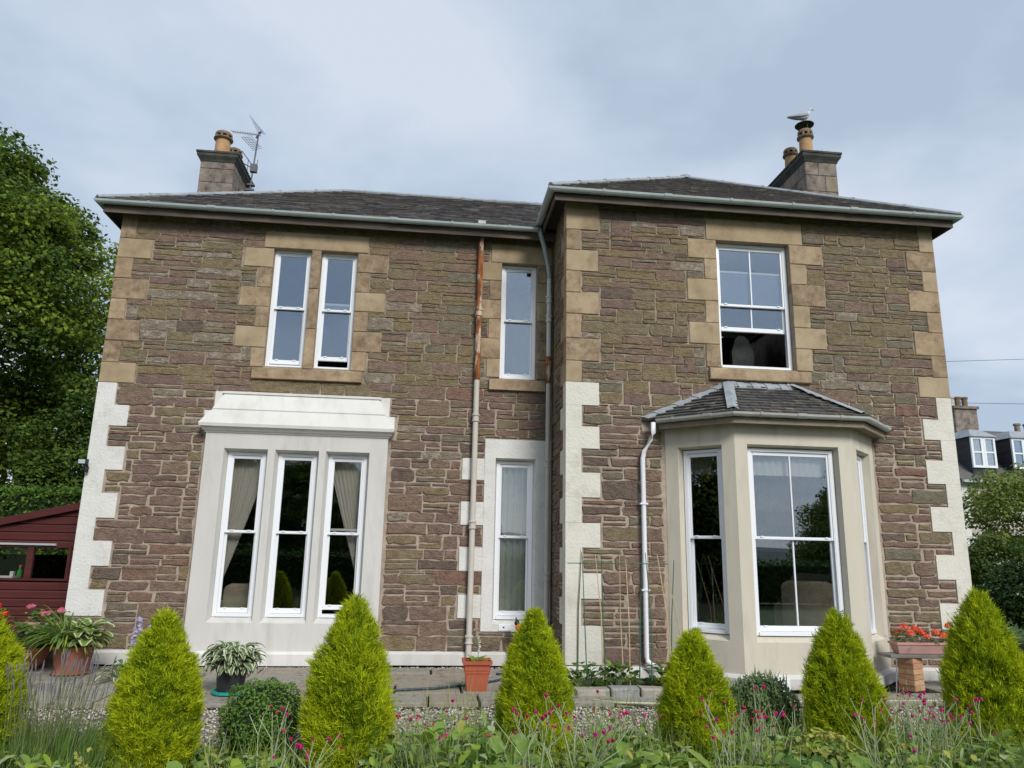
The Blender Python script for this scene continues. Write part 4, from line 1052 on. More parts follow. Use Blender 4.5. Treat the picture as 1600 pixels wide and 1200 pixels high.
# ------------------------------------------------------------------ trees
def tree(name, base, crown_c, rad, nclump, nleaf, leaf, mats, label, seed, cl=(.9, 1.9), trunk_r=.35, flat=.75, low=-1, group=None, limbs=7):
    global rng
    rng = np.random.RandomState(seed)
    o = empty(name, base, label, 'tree', group); b = np.array(base, float)
    cc = np.array(crown_c)-b; rad = np.array(rad)
    mb = MB(); top = Vector(cc)
    mb.tube([(0, 0, -.2), (.05, 0, cc[2]*.35), tuple(top*.8), tuple(top+Vector((0, 0, rad[2]*.5)))], [trunk_r, trunk_r*.75, trunk_r*.5, .05], 8)
    d = rng.normal(size=(nclump, 3)); d /= np.linalg.norm(d, axis=1, keepdims=True)
    d[:, 2] = np.maximum(d[:, 2], low)
    rr = rng.uniform(.35, 1, nclump)**.5
    C = cc+d*rad*rr[:, None]*.88
    for i in range(limbs):
        e = C[i]; s_ = np.array([0, 0, cc[2]*rng.uniform(.45, .8)])
        mb.tube([tuple(s_), tuple((s_+e)/2+rng.normal(0, .2, 3)), tuple(e)], [trunk_r*.35, trunk_r*.22, .03], 6)
    mb.build('trunk', [G['bark']], o, (0, 0, 0), rel=True)
    cr = rng.uniform(*cl, nclump)
    dd = rng.normal(size=(nclump, nleaf, 3)); dd /= np.linalg.norm(dd, axis=2, keepdims=True)
    dd[:, :, 2] = np.where(dd[:, :, 2] < -.35, -dd[:, :, 2], dd[:, :, 2])
    P = C[:, None]+dd*cr[:, None, None]*np.array([1, 1, flat])*rng.uniform(.55, 1.08, (nclump, nleaf, 1))
    P = P.reshape(-1, 3); Nn = dd.reshape(-1, 3)*.6+rng.normal(0, .5, (len(P), 3))+np.array([0, 0, .5])
    V, T = rhombs(P, Nn, rng.uniform(.6, 1.35, len(P))*leaf)
    v = np.repeat(rng.normal(.5, .28, nclump), nleaf)+rng.normal(0, .3, len(P))
    mi = np.where(v > .72, 0, np.where(v > .28, 1, 2)) if len(mats) == 3 else (v < .5).astype(int)
    new_obj('crown', Acc().add(V, T, np.repeat(mi, 2)).mesh('crown', mats), o, (0, 0, 0), rel=True)
    return o
def copy_tree(o, loc, label, rotz=0, scale=1):
    c = o.copy(); COL.objects.link(c); c.location = loc; c.rotation_euler = (0, 0, rotz); c.scale = (scale,)*3; c['label'] = label
    for ch in o.children:
        k = ch.copy(); COL.objects.link(k); k.parent = c
    return c
TM = [G['tree1'], G['tree2'], G['tree3']]
lime = tree('lime_tree', (-16.4, 25, 0), (-16.2, 25, 8.5), (6.3, 5.2, 7.2), 430, 430, .165, TM, 'large leafy tree rising behind the red shed at left', 41, (.7, 1.5), .4, .7, limbs=14)
tree('maple_tree', (19.6, 22.5, 0), (19.6, 22.5, 2.9), (2.6, 2.2, 1.65), 90, 200, .12, [G['oth1'], G['oth1'], G['oth2']], 'light green tree in front of the neighbouring slate roofs', 42, (.4, .75), .16, .8)
tree('elder_tree', (13.4, 16.8, 0), (13.4, 16.8, 1.35), (.95, .9, .9), 45, 240, .075, [G['oth2'], G['hedge2']], 'dull green bushy tree against the right house corner', 43, (.25, .45), .08, .85)
tree('yew_tree', (12.75, 14.6, 0), (12.75, 14.6, .85), (1.25, 1.1, .85), 80, 260, .075, [G['con1'], G['con2']], 'very dark rounded evergreen at the right edge', 44, (.28, .48), .12, .85)
# trees behind the viewer, mirrored in the window panes
copy_tree(lime, (-10.5, -16, -.5), 'small leafy tree behind the viewer, mirrored in the left of the triple window', 1.0, .5)
copy_tree(lime, (-5.6, -16.5, -.8), 'small leafy tree behind the viewer, mirrored in the middle of the triple window', 2.2, .5)
copy_tree(lime, (-1.6, -18, -.8), 'small leafy tree behind the viewer, mirrored beside the triple window', 4.2, .45)
copy_tree(lime, (21.5, -13, -5.5), 'leafy tree behind the viewer, mirrored at the right of the bay window', 4.0, .8)
copy_tree(lime, (-16.0, 1.5, -2.0), 'leafy tree beside the garden at left, mirrored in the angled bay pane', 5.0, .85)
# ------------------------------------------------------------------ hedge, shed
tree('holly_tree', (-9.9, 23.5, 0), (-9.9, 23.5, 3.3), (2.3, 1.8, 2.6), 90, 330, .13, [G['tree2'], G['tree3'], G['tree3']], 'dark bushy tree low between the big tree and the painted corner', 45, (.5, .9), .15, .85)
rng = np.random.RandomState(50)
hd = empty('hedge', (-13, 17, 0), 'clipped green hedge showing above the red shed', 'hedge')
n = 34000
P = np.stack([rng.uniform(-17.5, -5.6, n), rng.uniform(16.3, 17.6, n), rng.uniform(0, 2.68, n)], 1)
fc = rng.choice(3, n, p=[.45, .45, .1]); P[fc == 0, 1] = 16.3+rng.normal(0, .06, (fc == 0).sum()); P[fc == 1, 2] = 2.66+rng.normal(0, .05, (fc == 1).sum())
V, T = rhombs(P-np.array([-13, 17, 0]), rng.normal(0, .6, (n, 3))+np.array([0, -.6, .8]), rng.uniform(.05, .10, n))
ac = Acc().add(V, T, np.repeat(rng.choice(2, n), 2))
new_obj('foliage', ac.mesh('foliage', [G['hedge1'], G['hedge2']]), hd, (0, 0, 0), rel=True)
mb = MB(); mb.box(-17.4, -5.7, 16.4, 17.5, 0, 2.58); mb.build('stems', [G['boxcore']], hd)  # solid dark filler box behind the hedge leaves

sh = empty('garden_shed', (-6.9, 12.6, 0), 'dark red timber shed with windows beside the house', 'shed')
SX0, SX1, SY = -8.6, -4.98, 12.6
WX0, WX1, WZ0, WZ1 = -7.9, -5.52, 1.04, 1.57
zr_ = lambda x: 1.97+(x+6.65)*.245 if x < -5.0 else 2.3
z = .28; k = 0
while z < 2.3:
    h = .125
    for (a, b) in ((SX0, WX0), (WX1, SX1), (WX0, WX1)):
        z0, z1 = z, z+h-.012
        if (a, b) == (WX0, WX1):
            if z0 > WZ0-.04 and z1 < WZ1+.06: continue
        # clip the gable boards under the sloping edge
        za, zb = zr_(a)-.02, zr_(b)-.02
        if z0 >= max(za, zb): continue
        if z1 > za:
            a2 = -6.65+(z1+.02-1.97)/.245
            if a2 >= b-.05: continue
            a = max(a, a2)
        mb = MB(); mb.add([(a, SY, z0), (b, SY, z0), (b, SY+.03, z0), (a, SY+.03, z0), (a, SY+.012, z1), (b, SY+.012, z1), (b, SY+.03, z1), (a, SY+.03, z1), (a, SY+.001, z0+.09), (b, SY+.001, z0+.09)],
                          [(0, 1, 9, 8), (8, 9, 5, 4), (4, 5, 6, 7), (3, 2, 1, 0), (0, 8, 4, 7, 3), (1, 2, 6, 5, 9)])
        mb.build('board', [M['red_wood']], sh, center=True)
    z += h
mb = MB(); mb.box(SX0, SX1, SY+.03, SY+.06, .15, WZ0-.02); mb.box(SX0, SX1, SY+.03, SY+.06, WZ1+.05, 1.5+.2); mb.box(SX0, WX0, SY+.03, SY+.06, WZ0, WZ1); mb.box(WX1, SX1, SY+.03, SY+.06, WZ0, WZ1)
mb.add([(-7.6, SY+.05, 1.7), (SX1, SY+.05, 1.7), (SX1, SY+.05, 2.33), (-6.65, SY+.05, 1.95)], [(0, 1, 2, 3)])
mb.box(SX0, SX1, 15.2, 15.25, .15, 1.4); mb.box(SX0, SX0+.03, SY+.06, 15.2, .15, 1.5); mb.box(SX1-.03, SX1, SY+.06, 15.2, .15, 2.2)
mb.build('carcass', [M['interior_shade']], sh)
mb = MB(); mb.add([(SX0-.1, SY-.06, 1.46), (SX1, SY-.06, 2.345), (SX1, 15.3, 2.345), (SX0-.1, 15.3, 1.46), (SX0-.1, SY-.06, 1.475), (SX1, SY-.06, 2.36), (SX1, 15.3, 2.36), (SX0-.1, 15.3, 1.475)],
                  [(0, 1, 5, 4), (4, 5, 6, 7), (3, 2, 1, 0), (1, 2, 6, 5), (0, 4, 7, 3)]); mb.build('roof', [M['roof']], sh)
mb = MB(); mb.add([(SX0-.1, SY-.075, 1.37), (SX1, SY-.075, 2.255), (SX1, SY-.075, 2.365), (SX0-.1, SY-.075, 1.48), (SX0-.1, SY-.05, 1.37), (SX1, SY-.05, 2.255), (SX1, SY-.05, 2.365), (SX0-.1, SY-.05, 1.48)],
                  [(0, 1, 2, 3), (4, 7, 6, 5), (0, 4, 5, 1), (3, 2, 6, 7)]); mb.build('bargeboard', [M['red_wood']], sh)
for (a, b) in ((WX0, -6.82), (-6.82, -6.12), (-6.12, WX1)):
    mb = MB(); c = .045
    mb.box(a, a+c, SY-.02, SY+.05, WZ0, WZ1); mb.box(b-c, b, SY-.02, SY+.05, WZ0, WZ1); mb.box(a+c, b-c, SY-.02, SY+.05, WZ0, WZ0+c*.7); mb.box(a+c, b-c, SY-.02, SY+.05, WZ1-c*.6, WZ1)
    wi = mb.build('window', [M['red_wood']], sh, (a, SY, WZ0))
    mb = MB(); mb.box(a+c-.004, b-c+.004, SY+.012, SY+.016, WZ0+c*.6, WZ1-c*.5); mb.build('pane', [M['glass_shed']], wi)
mb = MB(); mb.box(WX0, -5.75, SY-.05, SY+.0, WZ1+.005, WZ1+.035); mb.build('drip_strip', [M['grey_pvc']], sh)
for (x, lab) in ((-6.31, 'left of two green bottles with red caps in the shed window'), (-6.20, 'right of two green bottles with red caps in the shed window')):
    o = empty('bottle', (x, SY+.14, 1.08), lab, 'bottle', 'green bottles in the shed window')
    mb = MB(); mb.lathe([(.035, 0), (.035, .09), (.016, .13), (.014, .15)], (x, SY+.14, 1.08), 10); mb.build('bottle_body', [M['bottle']], o)
    mb = MB(); mb.lathe([(.017, .15), (.017, .19), (.002, .192)], (x, SY+.14, 1.08), 10); mb.build('cap', [M['redcap']], o)
mb = MB(); mb.rbox(-6.72, -6.40, SY+.12, SY+.3, 1.065, 1.10, .006); mb.box(-6.45, -6.40, SY+.14, SY+.2, 1.10, 1.17)
tag(mb.build('tray', [M['upvc']], None, (-6.55, SY+.2, 1.07)), 'white tray on the sill inside the shed window', 'tray')

# ------------------------------------------------------------------ neighbour's house
nb = empty('neighbour_house', (33, 38, 0), 'distant pale house with slate roof and white dormer windows', 'house')
NX0, NX1, NY, EZ, RZ = 27.0, 46, 35, 5.72, 9.1
mb = MB(); mb.box(NX0, NX1, NY+.3, NY+9, 0, EZ); mb.add([(NX0, NY+.3, EZ), (NX0, NY+9, EZ), (NX0, NY+4.5, RZ)], [(0, 1, 2)]); mb.build('wall', [M['wall_far']], nb)
mb = MB(); mb.add([(NX0-.1, NY, EZ-.05), (NX1, NY, EZ-.05), (NX1, NY+4.5, RZ), (NX0-.1, NY+4.5, RZ), (NX1, NY+9.3, EZ), (NX0-.1, NY+9.3, EZ)], [(0, 1, 2, 3), (3, 2, 4, 5)]); mb.build('roof', [M['slate_far']], nb)
mb = MB(); mb.box(NX0-.1, NX1, NY-.12, NY+.02, EZ-.16, EZ-.02); mb.build('gutter', [M['grey_pvc']], nb)
mb = MB()
for i in range(6): mb.box(NX0-.03, NX0+(.55 if i % 2 else .3), NY+.26, NY+.4, EZ-.35-(i+1)*.5, EZ-.35-i*.5-.01)
mb.build('quoin', [M['white_rough']], nb)
def dormer(x0, x1, z0, z1, y):
    d = MB(); yb = NY+(z1-EZ)/(RZ-EZ)*4.5+.4
    d.box(x0+.02, x1-.02, y+.1, yb+.6, z0-.6, z1)
    do = d.build('dormer', [M['cheek']], nb, (x0, y, z0))
    m = MB(); m.add([(x0-.1, y-.1, z1), (x1+.1, y-.1, z1), (x1+.1, yb+1, z1), (x0-.1, yb+1, z1), (x0+.35, y+.5, z1+.45), (x1-.35, y+.5, z1+.45), (x1-.35, yb+1, z1+.45), (x0+.35, yb+1, z1+.45)], [(0, 1, 5, 4), (1, 2, 6, 5), (4, 5, 6, 7), (3, 0, 4, 7), (0, 3, 2, 1)])
    m.build('dormer_roof', [M['lead']], do)
    m = MB(); xm = (x0+x1)/2
    for (a, b) in ((x0, xm-.02), (xm+.02, x1)):
        c = .11; zm = (z0+z1)/2
        m.box(a, a+c, y, y+.1, z0, z1); m.box(b-c, b, y, y+.1, z0, z1); m.box(a+c, b-c, y, y+.1, z0, z0+.12); m.box(a+c, b-c, y, y+.1, z1-.12, z1); m.box(a+c, b-c, y+.01, y+.1, zm-.04, zm+.04)
    m.box(xm-.02, xm+.02, y+.01, y+.1, z0, z1)
    m.build('window_frame', [M['upvc']], do)
    for (a, b) in ((x0, xm-.02), (xm+.02, x1)):
        m = MB(); m.box(a+.1, b-.1, y+.05, y+.06, z0+.1, z1-.1); m.build('pane', [M['glass']], do)
        m = MB(); m.box(a+.1, b-.1, y+.075, y+.085, z0+.1, z1-.1); m.build('blind', [M['net']], do)
dormer(27.9, 29.25, 6.38, 8.0, NY+.35); dormer(30.2, 31.6, 6.38, 8.0, NY+.35); dormer(33.4, 34.8, 6.38, 8.0, NY+.35)
mb = MB(); mb.box(28.9, 30.25, 37.6, 38.6, 7.4, 9.95); mb.box(28.82, 30.33, 37.5, 38.7, 9.95, 10.1); chn = mb.build('chimney', [M['chim']], nb, (28.9, 37.6, 7.4))
for i in range(3):
    mb = MB(); mb.lathe([(.17, 0), (.15, .1), (.15, .5), (.19, .52), (.18, .62), (.1, .63)], (29.12+i*.42, 38.1, 10.1), 10); mb.build('chimney_pot', [M['pot_dark'] if i else M['wall_far']], chn)
mb = MB(); mb.box(33.4, 34.6, 38.5, 39.4, 8, 8.9); c2 = mb.build('chimney', [M['chim']], nb, (33.4, 38.5, 8))
for i in range(2):
    mb = MB(); mb.lathe([(.16, 0), (.15, .1), (.15, .45), (.2, .48), (.19, .58)], (33.7+i*.6, 38.9, 8.9), 10); mb.build('chimney_pot', [M['chim']], c2)
for (z0, z1, lab) in ((13.35, 13.75, 'upper of two thin wires crossing the sky at right'), (10.82, 10.95, 'lower of two thin wires crossing the sky at right')):
    mb = MB(); mb.tube([(20, 40, z0-.4), (30.6, 40, z0), (35.8, 40, z1), (60, 40, z1+.6)], .014, 4)
    tag(mb.build('power_line', [M['steel']], None), lab, 'power line', 'power lines at the right')
# house glimpsed through the tree at left
o = empty('pale_house', (-17, 33, 0), 'pale house glimpsed under the big tree at left', 'house')
mb = MB(); mb.box(-19, -13.2, 33, 40, 0, 3.3); mb.build('wall', [M['wall_far']], o)
mb = MB(); mb.add([(-19.3, 32.7, 3.25), (-12.9, 32.7, 3.25), (-13.5, 36.5, 4.3), (-19, 36.5, 4.3), (-12.9, 40, 3.25), (-19.3, 40, 3.25)], [(0, 1, 2, 3), (3, 2, 4, 5), (1, 4, 2), (0, 3, 5)]); mb.build('roof', [M['slate_far']], o)
# hill and far shore behind the viewer
rng = np.random.RandomState(61)
xs = np.linspace(-500, 600, 60); hv = 10+3.5*np.sin(xs*.011+1)+2*np.sin(xs*.031)+rng.normal(0, .6, 60)
V = [(x, -420, -2) for x in xs]+[(x, -450, h*.6) for x, h in zip(xs, hv)]+[(x, -520, h) for x, h in zip(xs, hv)]
F = [(i+j*60, i+1+j*60, i+61+j*60, i+60+j*60) for j in range(2) for i in range(59)]
mb = MB(); mb.add(V, F); tag(mb.build('hills', [M['hill']], None), kind='structure')

rng = np.random.RandomState(62)
hd2 = empty('hedge', (2, -8, 0), 'low dark hedge behind the viewer, mirrored in the lower panes', 'hedge')
n = 14000
P = np.stack([rng.uniform(-16, 18, n), rng.uniform(-9.2, -7.7, n), rng.uniform(0, 1.4, n)], 1)
fc = rng.choice(2, n, p=[.65, .35]); P[fc == 0, 1] = -7.7+rng.normal(0, .07, (fc == 0).sum()); P[fc == 1, 2] = 1.4+rng.normal(0, .08, (fc == 1).sum())
V, T = rhombs(P-np.array([2, -8, 0]), rng.normal(0, .6, (n, 3))+np.array([0, .6, .6]), rng.uniform(.08, .16, n))
new_obj('foliage', Acc().add(V, T, np.repeat(rng.choice(2, n), 2)).mesh('foliage', [G['con1'], G['hedge2']]), hd2, (0, 0, 0), rel=True)
mb = MB(); mb.box(-15.9, 17.9, -9.1, -7.8, 0, 1.33); mb.build('stems', [G['boxcore']], hd2)  # solid dark filler box, no single stems modelled
# ------------------------------------------------------------------ vegetable bed with canes
mb = MB(); mb.box(1.95, 3.3, 9.15, 10.1, -.10, .03); vb = tag(mb.build('vegetable_bed', [M['soil']], None), kind='structure')
x = 1.78
for wd, m in ((.42, 'granite2'), (.36, 'granite'), (.40, 'granite2'), (.34, 'granite2'), (.3, 'granite')):
    mb = MB(); mb.rbox(x+.01, x+wd-.01, 8.98, 9.16, -.08, .085+random.uniform(-.01, .015), .018, .008); mb.build('edging_stone', [M[m]], vb, center=True); x += wd
cf = empty('cane_frame', (2.4, 9.6, 0), 'bean frame of thin green and brown canes tied to a crossbar', 'cane frame')
for (x0, x1, zt, m, y) in ((1.92, 1.97, 1.67, 'cane', 9.62), (1.93, 1.98, 1.63, 'gcane', 9.60), (2.02, 1.99, 1.58, 'gcane', 9.45), (2.21, 2.16, 1.60, 'cane', 9.40), (2.29, 2.24, 1.62, 'gcane', 9.62),
                           (2.52, 2.48, 1.60, 'cane', 9.62), (2.53, 2.56, 1.55, 'cane', 9.35), (2.72, 2.78, 1.62, 'gcane', 9.62), (2.80, 2.82, 1.64, 'gcane', 9.35), (3.08, 2.98, 1.62, 'cane', 9.35), (3.12, 3.20, 1.55, 'gcane', 9.6), (3.38, 3.10, 1.45, 'cane', 9.6)):
    mb = MB(); mb.tube([(x0, y, 0), ((x0+x1)/2+random.uniform(-.012, .012), y+.05, zt*.55), (x1, 9.6, zt)], [.008, .007, .005], 6); mb.build('cane', [G[m]], cf)
mb = MB(); mb.tube([(1.80, 9.6, 1.49), (3.12, 9.6, 1.50)], .006, 5); mb.build('crossbar', [G['gcane']], cf)
def leafy(name, c, n, spread, zmax, ln, wd, mats, label, cat, seed, vari=False, droop=(.6, 1.3), pitch=(.2, 1.2), group=None, stems=True, mi=0, z0=0):
    """a low plant: leaves set on short stalks round a centre"""
    global rng
    rng = np.random.RandomState(seed)
    o = empty(name, (c[0], c[1], z0), label, cat, group) if isinstance(name, str) else None
    a = rng.uniform(0, 6.28, n); r = spread*rng.uniform(0, 1, n)**.6; z = zmax*rng.uniform(.15, 1, n)*(1-.5*(r/spread)**2)
    P = np.stack([r*np.cos(a), r*np.sin(a), z], 1)
    yaw = a+rng.normal(0, .7, n); s_ = rng.uniform(.65, 1.2, n)
    V, T, I = leaves(P, yaw, rng.uniform(*pitch, n), ln*s_, wd*s_, rng.uniform(*droop, n), vari)
    ac = Acc()
    if vari: ac.add(V, T, I)
    else: ac.add(V, T, np.repeat(rng.choice(len(mats), n), len(T)//n))
    f = new_obj('foliage', ac.mesh('foliage', mats), o, (0, 0, 0), rel=True)
    if stems:
        m = MB()
        for i in range(0, n, max(1, n//25)): m.tube([(P[i, 0]*.25, P[i, 1]*.25, 0), tuple(P[i])], .004, 4)
        m.build('stem', [G['campion2']], o, (0, 0, 0), rel=True)
    return o
BL = [G['br1'], G['br3']]
for k, (x, y, lab) in enumerate(((1.98, 9.42, 'young bean plant at the left end of the cane bed'), (2.42, 9.5, 'young bean plant in the middle of the cane bed'), (3.0, 9.45, 'young bean plant by the white downpipe foot'))):
    leafy('bean_plant', (x, y), 80, .24, .32, .11, .095, [G['br1'], G['br3'], G['br3']], lab, 'bean plant', 70+k, group='bean plants under the canes')

# ------------------------------------------------------------------ pots by the house
def pot_lathe(o, prof, c, m, name='pot', n=20):
    mb = MB(); mb.lathe(prof, c, n); return mb.build(name, [m], o, smooth=False)
def add_leaves(o, c, n, spread, zb, zt, ln, wd, mats, seed, vari=False, droop=(.8, 1.8), pitch=(.5, 1.4), name='foliage'):
    global rng
    rng = np.random.RandomState(seed)
    a = rng.uniform(0, 6.28, n); r = spread*rng.uniform(0, 1, n)**.6
    P = np.stack([c[0]+r*np.cos(a), c[1]+r*np.sin(a), rng.uniform(zb, zt, n)], 1)-np.array(wl(o)); s_ = rng.uniform(.7, 1.2, n)
    V, T, I = leaves(P, a+rng.normal(0, .5, n), rng.uniform(*pitch, n), ln*s_, wd*s_, rng.uniform(*droop, n), vari)
    ac = Acc().add(V, T, I if vari else np.repeat(rng.choice(len(mats), n), len(T)//n))
    return new_obj(name, ac.mesh(name, mats), o, (0, 0, 0), rel=True)
def bloom(o, c, r, m, n=14, name='flower'):
    global rng
    d = rng.normal(size=(n, 3)); d /= np.linalg.norm(d, axis=1, keepdims=True); d[:, 2] = abs(d[:, 2])*.7
    V, T = rhombs(d*r*.65, d+rng.normal(0, .3, (n, 3)), np.full(n, r*1.1))
    return new_obj(name, tri_mesh(name, V, T, m), o, c)
# square red pot
o = empty('square_pot', (.66, 9.40, 0), 'square red plastic pot with a small white spiked plant', 'potted plant')
mb = MB()
def sq(c, h, z): return [(c[0]-h, c[1]-h, z), (c[0]+h, c[1]-h, z), (c[0]+h, c[1]+h, z), (c[0]-h, c[1]+h, z)]
c = (.66, 9.40)
mb.loft([sq(c, .115, 0), sq(c, .14, .2), sq(c, .148, .205), sq(c, .15, .225), sq(c, .143, .23), sq(c, .150, .235), sq(c, .153, .26), sq(c, .146, .265), sq(c, .15, .30), sq(c, .172, .305), sq(c, .175, .345), sq(c, .155, .345), sq(c, .150, .31)]); mb.build('pot', [G['terra_pl']], o)
add_leaves(o, (.66, 9.4, 0), 12, .05, .31, .33, .16, .05, [G['br1'], G['br2']], 81, droop=(.8, 1.4), pitch=(.5, 1.0))
mb = MB(); mb.tube([(.67, 9.4, .32), (.68, 9.4, .62)], .005, 5); mb.build('stem', [G['campion']], o)
for i in range(9): bloom(o, (.675+random.uniform(-.018, .018), 9.4+random.uniform(-.02, .02), .42+i*.023), .02, G['whitep'], 6)
# black pot with variegated hosta
o = empty('hosta_pot', (-2.13, 9.2, 0), 'variegated hosta spilling over a black pot on a teal saucer', 'potted plant')
pot_lathe(o, [(.14, .0), (.175, .29), (.185, .29), (.185, .32), (.165, .32), (.16, .28)], (-2.13, 9.2, .02), G['blackpl'])
mb = MB(); mb.lathe([(.17, .0), (.195, .0), (.20, .03), (.19, .032), (.18, .012)], (-2.13, 9.2, .006), 20); mb.build('saucer', [G['teal']], o)
add_leaves(o, (-2.13, 9.2, 0), 210, .20, .27, .50, .19, .085, [G['hos'], G['var']], 82, True, (1.3, 2.8), (.2, 1.3))
# terracotta tub with strap leaves and hosta
o = empty('plant_tub', (-4.42, 10.55, 0), 'terracotta tub with arching strap leaves and a hosta at the left corner', 'potted plant')
pot_lathe(o, [(.22, .0), (.235, .015), (.19, .02), (.235, .30), (.245, .30), (.25, .335), (.23, .335), (.225, .30)], (-4.42, 10.55, .0), G['terra'], n=24)
add_leaves(o, (-4.52, 10.55, 0), 240, .12, .31, .40, .56, .024, [G['spid'], G['br2'], G['br1']], 83, False, (1.0, 2.3), (.6, 1.5))
add_leaves(o, (-4.25, 10.42, 0), 46, .15, .34, .60, .26, .15, [G['br1'], G['var']], 84, True, (1.0, 2.2), (.3, 1.2), 'hosta_leaf')
# bowl
o = empty('plant_bowl', (-5.05, 10.75, 0), 'wide terracotta bowl with dark leaves beside the tub', 'potted plant')
pot_lathe(o, [(.12, 0), (.16, .04), (.26, .22), (.27, .22), (.27, .26), (.25, .26), (.24, .2)], (-5.05, 10.75, .04), G['terra'], n=24)
add_leaves(o, (-5.05, 10.8, 0), 90, .2, .25, .55, .14, .10, [G['br3'], G['hos'], G['br1']], 85, False, (.6, 1.5), (.2, 1.2))
def trough(nm, x0, x1, y, z, label, fm, pm, seed, nfl, gm, h=.15):
    global rng
    o = empty(nm, ((x0+x1)/2, y, z), label, 'flower trough')
    mb = MB()
    def rr(e, zz): return [(x0-e, y-.09-e, zz), (x1+e, y-.09-e, zz), (x1+e, y+.09+e, zz), (x0-e, y+.09+e, zz)]
    mb.loft([rr(-.035, z), rr(0, z+h-.03), rr(.012, z+h-.028), rr(.014, z+h), rr(-.01, z+h), rr(-.012, z+h-.03)]); mb.build('trough', [pm], o)
    rng = np.random.RandomState(seed); n = 150
    P = np.stack([rng.uniform(x0, x1, n), y+rng.normal(0, .07, n), z+h+rng.uniform(-.02, .13, n)], 1)-np.array(wl(o))
    V, T, I = leaves(P, rng.uniform(0, 6.28, n), rng.uniform(.0, 1, n), rng.uniform(.04, .075, n), rng.uniform(.04, .07, n), rng.uniform(.2, 1, n))
    new_obj('foliage', Acc().add(V, T, np.repeat(rng.choice(len(gm), n), 16)).mesh('foliage', gm), o, (0, 0, 0), rel=True)
    for i in range(nfl):
        bloom(o, (x0+(x1-x0)*(i+.5)/nfl+rng.normal(0, .03), y-.05+rng.normal(0, .05), z+h+rng.uniform(.07, .20)), .062, fm, 40)
    return o
trough('flower_trough', -5.30, -4.85, 11.15, .42, 'pale trough of pink geraniums beside the shed', G['pink'], G['pinkpl'], 91, 4, [G['br3'], G['br1']])
mb = MB(); mb.box(-5.35, -4.8, 11.07, 11.23, 0, .415); tag(mb.build('trough_stand', [M['chim']], None, (-4.9, 11.1, 0)), 'low stone stand under the pink geranium trough', 'stand')
o = trough('flower_trough', -5.95, -5.45, 10.95, .45, 'red geraniums in a planter at the far left edge', G['redp'], G['terra'], 92, 4, [G['br1'], G['br3']])
mb = MB(); mb.box(-5.98, -5.42, 10.85, 11.05, 0, .445); tag(mb.build('trough_stand', [M['chim']], None, (-5.7, 10.95, 0)), 'low stone stand under the red geraniums', 'stand')
# hosta in the ground and lilac spikes by the second cypress
leafy('hosta', (-3.62, 10.0), 40, .12, .2, .2, .08, [G['hos'], G['var']], 'variegated hosta half hidden by the second cypress', 'hosta', 86, True, (1.0, 2.0), (.4, 1.3))
o = empty('lilac_flower', (-3.52, 10.2, 0), 'lilac flower spikes rising behind the second cypress', 'flower')
for (dx, h) in ((0, .72), (.12, .62), (-.06, .58)):
    mb = MB(); mb.tube([(-3.52+dx*.5, 10.2, 0), (-3.52+dx, 10.2, h)], .005, 5); mb.build('stem', [G['campion2']], o)
    for i in range(8): bloom(o, (-3.52+dx+random.uniform(-.03, .03), 10.2+random.uniform(-.03, .03), h-.18+i*.024), .038, G['lilac'], 8)

leafy('border_plant', (6.75, 8.1), 70, .28, .42, .10, .03, [G['campion2'], G['yel'], G['var']], 'pale wispy plant with a yellow flower at the right edge', 'plant', 88)
bloom(bpy.data.objects['border_plant'], (6.72, 7.9, .50), .05, G['yelp'], 20)
# ------------------------------------------------------------------ brick pier bench with trough
o = empty('brick_bench', (6.35, 9.45, 0), 'grey plank bench resting on stacked orange bricks by the bay', 'bench')
for (cx, an) in ((6.22, .45), (7.05, .2)):
    for k in range(6):
        for s_ in (0, 1):
            ca, sa = math.cos(an), math.sin(an)
            T = lambda u, d, z, ca=ca, sa=sa, cx=cx: (cx+u*ca-d*sa, 9.42+u*sa+d*ca, z)
            mb = MB(T=T); z0 = k*.066+.003
            jx = random.uniform(-.008, .008)
            if k % 2: mb.rbox(-.108+jx, .108+jx, -.108+s_*.108, -.004+s_*.108, z0, z0+.062, .004, .002)
            else: mb.rbox(-.108+s_*.110+jx, -.004+s_*.110+jx, -.108, .108, z0, z0+.062, .004, .002)
            mb.build('brick', [random.choice(BR)], o, center=True)
mb = MB(); mb.rbox(5.88, 7.3, 9.28, 9.56, .40, .44, .006, .002); mb.build('plank', [M['greywood']], o)
trough('flower_trough', 6.02, 6.95, 9.42, .445, 'faded pink trough of bright orange flowers on the plank bench', G['orange'], G['pinkpl'], 93, 13, [G['br3'], G['br1']], .14)
mb = MB(); mb.tube([(5.97, 9.3, .40), (5.80, 9.1, .02)], .008, 5); tag(mb.build('garden_stake', [M['steel']], None, (5.8, 9.1, 0)), 'thin grey stake leaning from the plank to the bay foot', 'stake')
o = empty('painted_tile', (4.27, 8.95, 0), 'square white tile with a dark plant drawing at the bay foot', 'tile')
mb = MB(); mb.rbox(4.17, 4.38, 8.97, 8.99, -.03, .20, .004); mb.build('tile_face', [M['tile']], o)
mb = MB()
for (x0, z0, x1, z1) in ((.08, .0, .09, .15), (.09, .08, .14, .12), (.09, .05, .05, .09), (.09, .13, .06, .17), (.14, .12, .16, .1), (.05, .09, .035, .075), (.12, .02, .15, .06), (.09, .15, .12, .18)):
    mb.tube([(4.17+x0, 8.968, z0), (4.17+x1, 8.968, z1)], .009, 5)
mb.build('drawing', [M['black']], o)
